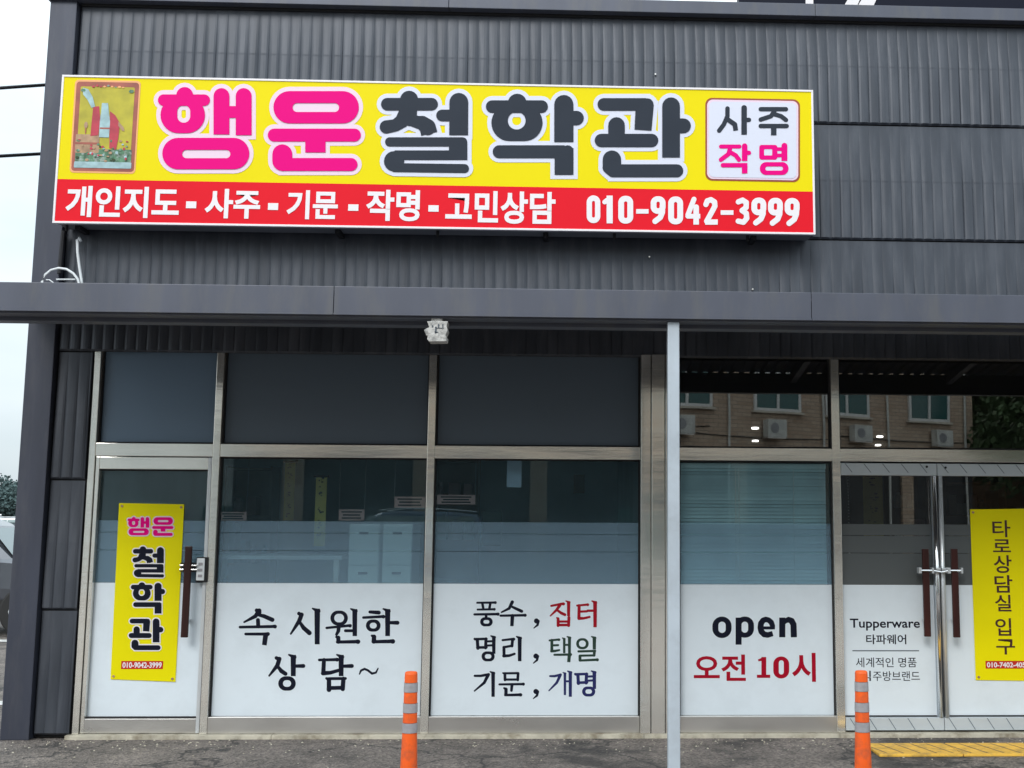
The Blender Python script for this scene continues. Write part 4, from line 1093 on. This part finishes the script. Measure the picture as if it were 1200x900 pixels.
# shelves and goods
ORD = 'first second third fourth fifth sixth seventh eighth ninth tenth eleventh twelfth thirteenth fourteenth fifteenth sixteenth seventeenth eighteenth nineteenth twentieth'.split()
def shelf_unit(px0, px1, Y, ztop, nsh, lab, mats, seed, shelfmat='box_brown'):
    rr = random.Random(seed)
    X0, X1 = at(px0, 600, Y).x, at(px1, 600, Y).x
    t_ = thing('shelf_unit', lab, 'shelf')
    box('side_panel', shelfmat, X0, X0 + .03, Y, Y + .35, .02, ztop, t_)
    box('side_panel', shelfmat, X1 - .03, X1, Y, Y + .35, .02, ztop, t_)
    box('back_panel', shelfmat, X0 + .03, X1 - .03, Y + .33, Y + .35, .02, ztop, t_)
    for k in range(nsh + 1):
        z = .1 + k * (ztop - .12) / nsh
        box('shelf', shelfmat, X0 + .031, X1 - .031, Y + .01, Y + .329, z - .02, z, t_)
    n_ = 0
    for k in range(nsh):
        z = .1 + k * (ztop - .12) / nsh + .001; x = X0 + .06
        H = (ztop - .12) / nsh - .06
        if z + H < 1.5: continue
        ii = -1
        while x < X1 - .14:
            ii += 1; w_ = rr.uniform(.05, .14); h = H * rr.uniform(.4, .95)
            nmz = rr.choice(['book', 'jar', 'carton']); m_ = rr.choice(mats)
            if nmz == 'jar':
                r = min(w_ / 2, .05); h = min(h, .2)
                o = MB().tube([(x + w_ / 2, Y + .15, z), (x + w_ / 2, Y + .15, z + h * .75), (x + w_ / 2, Y + .15, z + h * .85), (x + w_ / 2, Y + .15, z + h)], [r, r, r * .6, r * .6], 10).build('jar', m_)
            else:
                o = box(nmz, m_, x, x + w_, Y + .04, Y + .25, z, z + h, None, bevel=.003)
            tag(o, '%s item from the left, a small %s, on level %s of the %s' % (ORD[ii], nmz, ORD[k], lab.split(' standing')[0]), nmz, 'goods on the ' + lab.split(' standing')[0])
            x += w_ + rr.uniform(.01, .08); n_ += 1
shelf_unit(505, 560, 4.0, 2.35, 5, 'brown shelf standing inside behind the third window left part', ['teal_thing', 'paper_pink', 'fridge', 'paper_blue'], 5)
shelf_unit(262, 318, 4.1, 2.25, 4, 'dark shelf standing inside the left shop near the door', ['teal_thing', 'paper_pink', 'box_brown'], 8)
shelf_unit(1045, 1088, 5.5, 2.3, 5, 'tall shelf standing inside the second shop behind the left leaf', ['fridge', 'paper_pink', 'box_brown'], 9)
shelf_unit(1108, 1180, 5.8, 2.2, 5, 'wide shelf standing inside the second shop behind the right leaf', ['fridge', 'paper_pink', 'teal_thing', 'paper_yellow'], 11)
X0, X1, Z0, Z1 = atb(594, 541, 611, 571, .3)
o = box('blue_sheet', 'paper_blue', X0, X1, .3, .304, Z0, Z1 + .15); tag(o, 'pale blue sheet of paper hanging high behind the third window', 'paper')
X0, X1, Z0, Z1 = atb(672, 556, 685, 578, 3.9)
o = box('poster', 'box_brown', X0, X1, 3.9, 3.91, Z0, Z1); tag(o, 'small brown notice on the back wall seen through the third window', 'notice')
X0, X1, Z0, Z1 = atb(565, 598, 588, 640, 2.2)
o = box('office_chair', 'teal_thing', X0, X1, 2.2, 2.26, Z0, Z1, None, bevel=.02)
ch = thing('chair', 'pale backed chair standing inside behind the third window', 'chair'); o.name = 'backrest'; o.parent = ch
box('seat', 'teal_thing', X0, X1, 1.8, 2.2, .95, 1.0, ch, bevel=.01)
for xx in (X0 + .03, X1 - .03):
    for yy in (1.83, 2.17): box('leg', 'steel_dull', xx - .015, xx + .015, yy - .015, yy + .015, .02, .949, ch)
# row of printed notices inside the left windows; the middle pinkish one imitates reflected signs
for (a, b_, c_, d, lab) in ((257, 600, 289, 610, 'small pinkish printed notice low in the left window by the door'), (397, 597, 427, 610, 'small pinkish sheet standing in for reflected signs in the middle of the left window'),
                            (462, 582, 498, 595, 'small pale notice beside the mullion in the left window'), (512, 580, 557, 591, 'wide pale notice in the third window by the mullion')):
    Y = .45; X0, X1, Z0, Z1 = atb(a, b_, c_, d, Y)
    t_ = thing('notice', lab, 'notice', 'small printed notices inside the windows')
    box('notice_sheet', 'paper_pink', X0, X1, Y, Y + .004, Z0, Z1, t_)
    q = MB()
    for k in range(3):
        zc = Z1 - (k + .8) * (Z1 - Z0) / 3.6; w_ = (X1 - X0) * (.40, .34, .38)[k]
        q.box((X0 + X1) / 2 - w_, (X0 + X1) / 2 + w_, Y - .002, Y - .0005, zc - .006, zc + .006)
    q.build('print_mark', 'room_dark', t_)
    for xx in (X0, X1): MB().tube([(xx, Y, Z1), (xx, Y, Z1 + .9)], .0015, 4).build('string', 'cabinet_metal', t_)
# downlights in the second shop
for (px, py, k) in ((885, 501, 0), (885, 516, 1), (1031, 511, 2), (1029, 521, 3)):
    z = 3.015; r = atz(px, py, z)
    yy = min(r.y, 11.5); 
    p = at(px, py, yy)
    o = MB().tube([(p.x, yy, z - .02), (p.x, yy, z)], .05, 12).build('downlight', 'lampglow')
    tag(o, ['nearer round ceiling lamp lit in the second shop, left pair', 'farther round ceiling lamp lit in the second shop, left pair', 'upper lit ceiling lamp in the second shop, right pair', 'lower lit ceiling lamp in the second shop, right pair'][k], 'ceiling lamp', 'lit ceiling lamps')
# venetian blind behind the third-shop window
vbx = thing('venetian_blind', 'pale teal venetian blind lowered behind the open hours window', 'blind')
bx0, bx1 = XC1 + .02, at(968, 600, .1).x
box('head_box', 'blind', bx0, bx1, .085, .125, 2.06, 2.10, vbx)
q = MB(); z = 2.05; rr = random.Random(2)
while z > .35:
    tl = rr.uniform(-.16, .16) + 1.02
    dz = .0165 * sin(tl) * 1.02; dy = .0165 * cos(tl)
    s_ = rr.uniform(-.0015, .0015)
    q.poly([(bx0, .105 - dy, z - dz), (bx1, .105 - dy, z - dz + s_), (bx1, .105 + dy, z + dz + s_), (bx0, .105 + dy, z + dz)])
    z -= .0285
o = q.build('slats', 'blind', vbx); o['kind'] = 'stuff'
for px in (862, 866, 930): 
    xx = at(px, 580, .09).x; MB().tube([(xx, .088, .4), (xx, .088, 2.06)], .0025, 5).build('ladder_cord', 'fridge', vbx)
# beaded cords
for px, par in ((994, None),):
    xx = at(px, 575, .12).x
    q = MB()
    z = 2.05
    while z > 1.35:
        q.tube([(xx, .12, z), (xx, .12, z - .012)], .0055, 6); z -= .024
    o = q.build('bead_chain', 'fridge'); tag(o, 'white beaded blind chain hanging inside the left leaf of the double door', 'blind chain')

# ------------------------------------------------------------------ cars
def car(name, L, W, H, paint, lab, loc, rz, group, cat='car', suv=True):
    t_ = thing(name, lab, cat, group, loc); t_.rotation_euler.z = rz
    hw = W / 2
    # stations along x: (x, z_bottom, z_belt, z_top, roof half width factor)
    belt = H * .60
    prof = [(-.50, .38, .50, .52, 1), (-.485, .24, .60, .64, 1), (-.46, .22, .62, .80, .9), (-.40, .22, .62, .955, .80), (-.30, .22, .62, .985, .78), (-.05, .22, .62, 1.0, .77), (.08, .22, .62, .985, .77), (.16, .22, .62, .90, .80),
            (.255, .22, .60, .64, .90), (.38, .22, .56, .58, .93), (.47, .22, .50, .52, .96), (.50, .30, .42, .44, 1)]
    v = []; f = []
    for (x, zb, ze, zt, rf) in prof:
        e = .92 if abs(x) > .47 else 1.0
        y0, y1 = hw * e, hw * rf * e
        sec = [(y0 * .93, zb), (y0, zb + (ze - zb) * .45), (y0 * .985, ze), (y1, zt - (.03 if zt > ze + .1 else .005)), (y1 * .86, zt), (0, zt + .006)]
        full = [(-a, b_) for a, b_ in sec] + [(a, b_) for a, b_ in sec[::-1][1:]]
        v += [(x * L, a, b_ * H) for a, b_ in full]
    M = 11
    for i in range(len(prof) - 1):
        for j in range(M - 1): f.append((i * M + j, i * M + j + 1, i * M + M + j + 1, i * M + M + j))
        f.append((i * M + M - 1, i * M, i * M + M, i * M + 2 * M - 1))
    f.append(tuple(range(M))[::-1]); f.append(tuple((len(prof) - 1) * M + j for j in range(M)))
    q = MB(); q.v = v; q.f = f; q.build('body', paint, t_, smooth=False, bevel=0)
    # side windows (proud 4 mm), front and rear screens
    def side(x0, x1, x2, x3, s_):
        zl, zh = .635 * H, .935 * H; a, b_ = hw * .985 + .006, hw * .80 + .008
        q = MB(); q.v = [(x0 * L, s_ * a, zl), (x1 * L, s_ * a, zl), (x2 * L, s_ * b_, zh), (x3 * L, s_ * b_, zh)]
        q.v += [(x_, y_ - s_ * .02, z_) for x_, y_, z_ in q.v]
        q.f = [(0, 1, 2, 3), (4, 7, 6, 5), (0, 4, 5, 1), (1, 5, 6, 2), (2, 6, 7, 3), (3, 7, 4, 0)]; q.build('window', 'car_glass', t_)
    for s_ in (-1, 1):
        side(-.44, -.32, -.30, -.39, s_); side(-.31, -.10, -.10, -.29, s_); side(-.09, .12, .10, -.09, s_); side(.13, .225, .145, .11, s_)
        MB().tube([(-.38 * L, s_ * hw * .72, H * 1.0), (-.2 * L, s_ * hw * .72, H * 1.03), (0, s_ * hw * .72, H * 1.03), (.1 * L, s_ * hw * .72, H * 1.0)], .015, 6).build('roof_rail', 'silver', t_)
        box('door_handle', 'silver', -.26 * L, -.225 * L, s_ * hw - .015, s_ * hw + .015, .56 * H, .575 * H, t_)
        box('side_trim', 'tyre', -.3 * L, .25 * L, s_ * hw * .99 - .012, s_ * hw * .99 + .012, .24 * H, .30 * H, t_)
        box('mirror', paint, .17 * L, .21 * L, s_ * (hw + .09) - .07, s_ * (hw + .09) + .05, .62 * H, .70 * H, t_, bevel=.02)
        box('tail_lamp', 'tail_lamp', -.492 * L, -.455 * L, s_ * hw * .86 - .09, s_ * hw * .86 + .085, .5 * H, .62 * H, t_, bevel=.01)
        box('headlight', 'chrome', .465 * L, .492 * L, s_ * hw * .74 - .14, s_ * hw * .74 + .12, .40 * H, .49 * H, t_, bevel=.01)
        for x in (-.31, .31):
            r = H * .205; y = s_ * (hw - .09)
            wh_ = MB().tube([(x * L, y - .11, r), (x * L, y - .095, r), (x * L, y + .095, r), (x * L, y + .11, r)], [r * .93, r, r, r * .93], 24).build('wheel', 'tyre', t_)
            MB().tube([(x * L, y + s_ * .108, r), (x * L, y + s_ * .116, r)], [r * .64, r * .60], 12).build('rim', 'silver', wh_)
    q = MB(); q.v = [(.245 * L, -hw * .84, .655 * H), (.245 * L, hw * .84, .655 * H), (.165 * L, hw * .70, .89 * H), (.165 * L, -hw * .70, .89 * H)]
    q.v = [(a + .01 * L, b_, c_) for a, b_, c_ in q.v]; q.f = [(0, 1, 2, 3)]; q.build('windscreen', 'car_glass', t_)
    q = MB(); q.v = [(-.487 * L, -hw * .78, .66 * H), (-.487 * L, hw * .78, .66 * H), (-.425 * L, hw * .66, .92 * H), (-.425 * L, -hw * .66, .92 * H)]
    q.v = [(a - .012 * L, b_, c_) for a, b_, c_ in q.v]; q.f = [(0, 3, 2, 1)]; q.build('rear_window', 'car_glass', t_)
    return t_
# SUV left of the building, seen as a sliver
p = at(0, 700, 8.2)
car('parked_car', 4.7, 1.88, 1.72, 'car_grey', 'grey sport utility vehicle parked nearest beyond the left corner of the building', (p.x - 1.0, 8.6, 0), R_(6), 'parked cars left of the building')
for (px, Y, paint, lab) in ((8, 34, 'car_white', 'white car parked in the middle distance left of the building'), (2, 50, 'car_dark', 'dark car parked far off left of the building'),
                            (22, 62, 'car_white', 'white car parked farthest away by the tree line')):
    p = at(px, 600, Y); car('parked_car', 4.5, 1.8, 1.5 if Y < 55 else 1.9, paint, lab, (p.x, Y, 0), R_(12), 'parked cars left of the building')
# vehicles behind the camera that the glass mirrors
car('parked_car', 4.6, 1.85, 1.93, 'car_blue', 'blue car parked across the lot, mirrored in the shop windows', (-4.0, -19.0, 0), R_(180), 'cars mirrored in the glass')

# parking lines on the ground at far left
for (py, w_, lab) in ((752, .12, 'farther'), (826, .10, 'nearer')):
    p = atz(8, py, .004)
    q = MB(); q.box(p.x - 7, p.x + 1.2, p.y, p.y + w_ * 2.2, .003, .006)
    o = q.build('parking_line', 'paint_white'); tag(o, kind='structure')
p = atz(13, 790, .004)

# ------------------------------------------------------------------ tree line
def tree(x, y, h, cr_w, leafmat, lab, group, seed, nleaf=1300, ls=.45):
    rr = random.Random(seed)
    t_ = thing('tree', lab, 'tree', group, (x, y, 0))
    q = MB(); q.tube([(0, 0, 0), (.1, 0, h * .3), (0, .1, h * .6), (.1, 0, h * .85)], [h * .03, h * .022, h * .014, h * .005], 7)
    cl = []
    for k in range(11):
        a = rr.uniform(0, 2 * pi); z = h * rr.uniform(.32, .9); rad = cr_w * rr.uniform(.25, .8) * (1 - abs(z / h - .55) * 1.1)
        c_ = Vector((cos(a) * rad, sin(a) * rad, z)); cl.append((c_, cr_w * rr.uniform(.28, .48)))
        q.tube([(0, 0, z * .7), tuple(c_ * .6 + Vector((0, 0, z * .28))), tuple(c_)], [h * .01, h * .006, h * .002], 5)
    q.build('trunk', 'bark', t_)
    v = []; f = []
    for k in range(nleaf):
        c_, r = rr.choice(cl)
        d = Vector((rr.gauss(0, 1), rr.gauss(0, 1), rr.gauss(0, .8))).normalized() * r * rr.uniform(.5, 1.05)
        p = c_ + d; a = Vector((rr.uniform(-1, 1), rr.uniform(-1, 1), rr.uniform(-1, 1))).normalized(); b_ = a.orthogonal().normalized()
        s_ = ls * rr.uniform(.6, 1.3); i = len(v)
        v += [tuple(p + a * s_), tuple(p + b_ * s_ * .6), tuple(p - a * s_), tuple(p - b_ * s_ * .6)]; f.append((i, i + 1, i + 2, i + 3))
    q = MB(); q.v = v; q.f = f
    me = bpy.data.meshes.new('crown'); me.from_pydata(v, [], f); me.update(); link('crown', me, leafmat, t_)
rr = random.Random(4)
sides = ['first', 'second', 'third', 'fourth', 'fifth', 'sixth', 'seventh']
for k, px in enumerate((-3, 6, 14, 23)):
    Y = 105 + (k % 3) * 9; p = at(px, 600, Y)
    tree(p.x, Y, 5.6 + rr.uniform(-.4, .5) + (k % 3) * .5, 3.2, 'leaf_far_haze', 'distant dark green tree, %s from the left in the tree line beyond the parked cars' % sides[k], 'distant tree line', 20 + k, 6500, .17)
# trees opposite the shops (mirrored in the right panes)
for k, (x, y) in enumerate(((22.0, -38), (25.5, -39), (30, -35), (-22, -34), (-27, -38), (21.5, -42), (25.5, -43), (34, -37), (38, -36))):
    tree(x, y, 10 + k % 2, 5.0, 'leaf', ('tall green tree across the road, %s from the brick block' % sides[k] if k < 3 else 'green tree beside the white house across the road, %s of two' % sides[k - 3] if k < 5 else 'roadside tree beyond the brick block, %s of four' % sides[k - 5]), 'trees across the road', 60 + k, 16000 if k < 3 or k in (5, 6) else 4000, .17)

# ------------------------------------------------------------------ brick apartment block across the road (mirrored in the glass)
ang = R_(-25.7)
bk = thing('apartment_block', 'tan brick apartment block with white framed windows across the road', 'building', None, (9.6, -34.0, 0))
bk.rotation_euler.z = 0
# local frame: +x to the right as mirrored, front faces +y (towards the shops)
bk.rotation_euler.z = math.atan2(-(45.5 - 40.5), (14.8 - 4.4))
LW0, LW1 = -20, 7.9
box('wall', 'mortar_brick', LW0, LW1, -10, 0, 4.2, 12.6, bk)
box('ground_floor', 'room_dark', LW0, LW1, -10, -.1, 0, 4.2, bk)
for _x in range(-20, 7, 4): box('pier', 'mortar_brick', _x, _x + .6, -.095, .02, 0, 4.195, bk)
box('roof', 'plaster', LW0 - .3, LW1 + .3, -10.3, .3, 12.6, 12.9, bk)
box('wall_band', 'plaster', LW0, LW1, .001, .06, 4.0, 4.2, bk)
wx = [-17.2, -13.6, -10.0, -6.0, -2.0, 1.3, 5.5]
for fl in (5.85, 8.95):
    for x in wx:
        wn = holder('window', bk); wd, hh = 2.15, 1.5
        z0 = fl; t_ = .11
        box('frame', 'win_frame', x - wd / 2, x + wd / 2, .002, .09, z0, z0 + t_, wn); box('frame', 'win_frame', x - wd / 2, x + wd / 2, .002, .09, z0 + hh - t_, z0 + hh, wn)
        for xx in (x - wd / 2, x - t_ / 2, x + wd / 2 - t_): box('frame', 'win_frame', xx, xx + t_, .002, .095, z0 + t_, z0 + hh - t_, wn)
        box('pane', 'win_glass', x - wd / 2 + t_, x - t_ / 2, .01, .04, z0 + t_, z0 + hh - t_, wn); box('pane', 'win_glass', x + t_ / 2, x + wd / 2 - t_, .01, .055, z0 + t_, z0 + hh - t_, wn)
        box('sill', 'plaster', x - wd / 2 - .1, x + wd / 2 + .1, .002, .16, z0 - .08, z0 - .002, wn)
        if fl > 3:
            ac = holder('air_conditioner', bk)
            xx = x + (.45 if int(x * 10) % 2 else -.3)
            box('case', 'ac_case', xx - .42, xx + .42, .12, .45, z0 - .98, z0 - .35, ac, bevel=.01)
            MB().tube([(xx - .12, .451, z0 - .66), (xx - .12, .462, z0 - .66)], .19, 16).build('fan_grille', 'cabinet_metal', ac)
            box('bracket', 'steel_dull', xx - .4, xx + .4, .01, .42, z0 - 1.02, z0 - .985, ac)
box('door', 'win_glass', -8.8, -7.2, .002, .08, 0, 2.2, bk)
for xx in (-4.2, .1, 3.3, 7.4): MB().tube([(xx, .08, 0), (xx, .08, 12.4)], .05, 8).build('downpipe', 'ac_case', bk)
for (a, b_, z_) in ((-12, -5, 5.2), (-5.6, 1, 4.95), (.4, 7.6, 5.1)):
    MB().tube([(a + (b_ - a) * t / 8, .03, z_ - .05 * (t * (8 - t)) / 8) for t in range(9)], .018, 6).build('wall_cable', 'cable', bk)
# second house to the left across the road
hs = thing('house', 'white walled two storey house across the road behind the camera to the left', 'building', None, (-14, -33, 0))
box('wall', 'white_wall', -9.5, 4.5, -9, 0, 0, 8.4, hs); box('roof', 'room_dark', -9.9, 4.9, -9.4, .5, 8.4, 8.7, hs)
for fl in (.9, 3.9):
    for x in (-7.4, -4.4, -1.4, 1.6):
        wn = holder('window', hs); box('frame', 'win_frame', x - .8, x + .8, .002, .06, fl, fl + 1.4, wn); box('pane', 'win_glass', x - .72, x + .72, .03, .07, fl + .08, fl + 1.32, wn)
hs = thing('house', 'unseen dark walled three storey house added behind the roadside trees to block the sky', 'building', None, (33, -47, 0))  # added out of view, keeps bright sky out of the right door's reflection
box('wall', 'box_brown', -16, 14, -9, 0, 0, 9.4, hs); box('roof', 'room_dark', -16.4, 14.4, -9.4, .5, 9.4, 9.8, hs)
for fl in (1.2, 4.3, 7.2):
    for x in range(-14, 13, 4):
        wn = holder('window', hs); box('frame', 'win_frame', x - .8, x + .8, .002, .06, fl, fl + 1.4, wn); box('pane', 'win_glass', x - .72, x + .72, .03, .07, fl + .08, fl + 1.32, wn)
# road with a kerb and lines between the lot and the houses
rd = MB().box(-300, 300, -27, -20, .003, .008).build('road', 'asphalt'); tag(rd, kind='structure')
kb = MB().box(-300, 300, -27.3, -27.02, 0, .14).build('kerb', 'concrete'); tag(kb, kind='structure')
ln = MB().box(-300, 300, -23.6, -23.45, .010, .013).build('road_line', 'paint_white'); tag(ln, kind='structure')
print('DONE objects', len(bpy.data.objects))
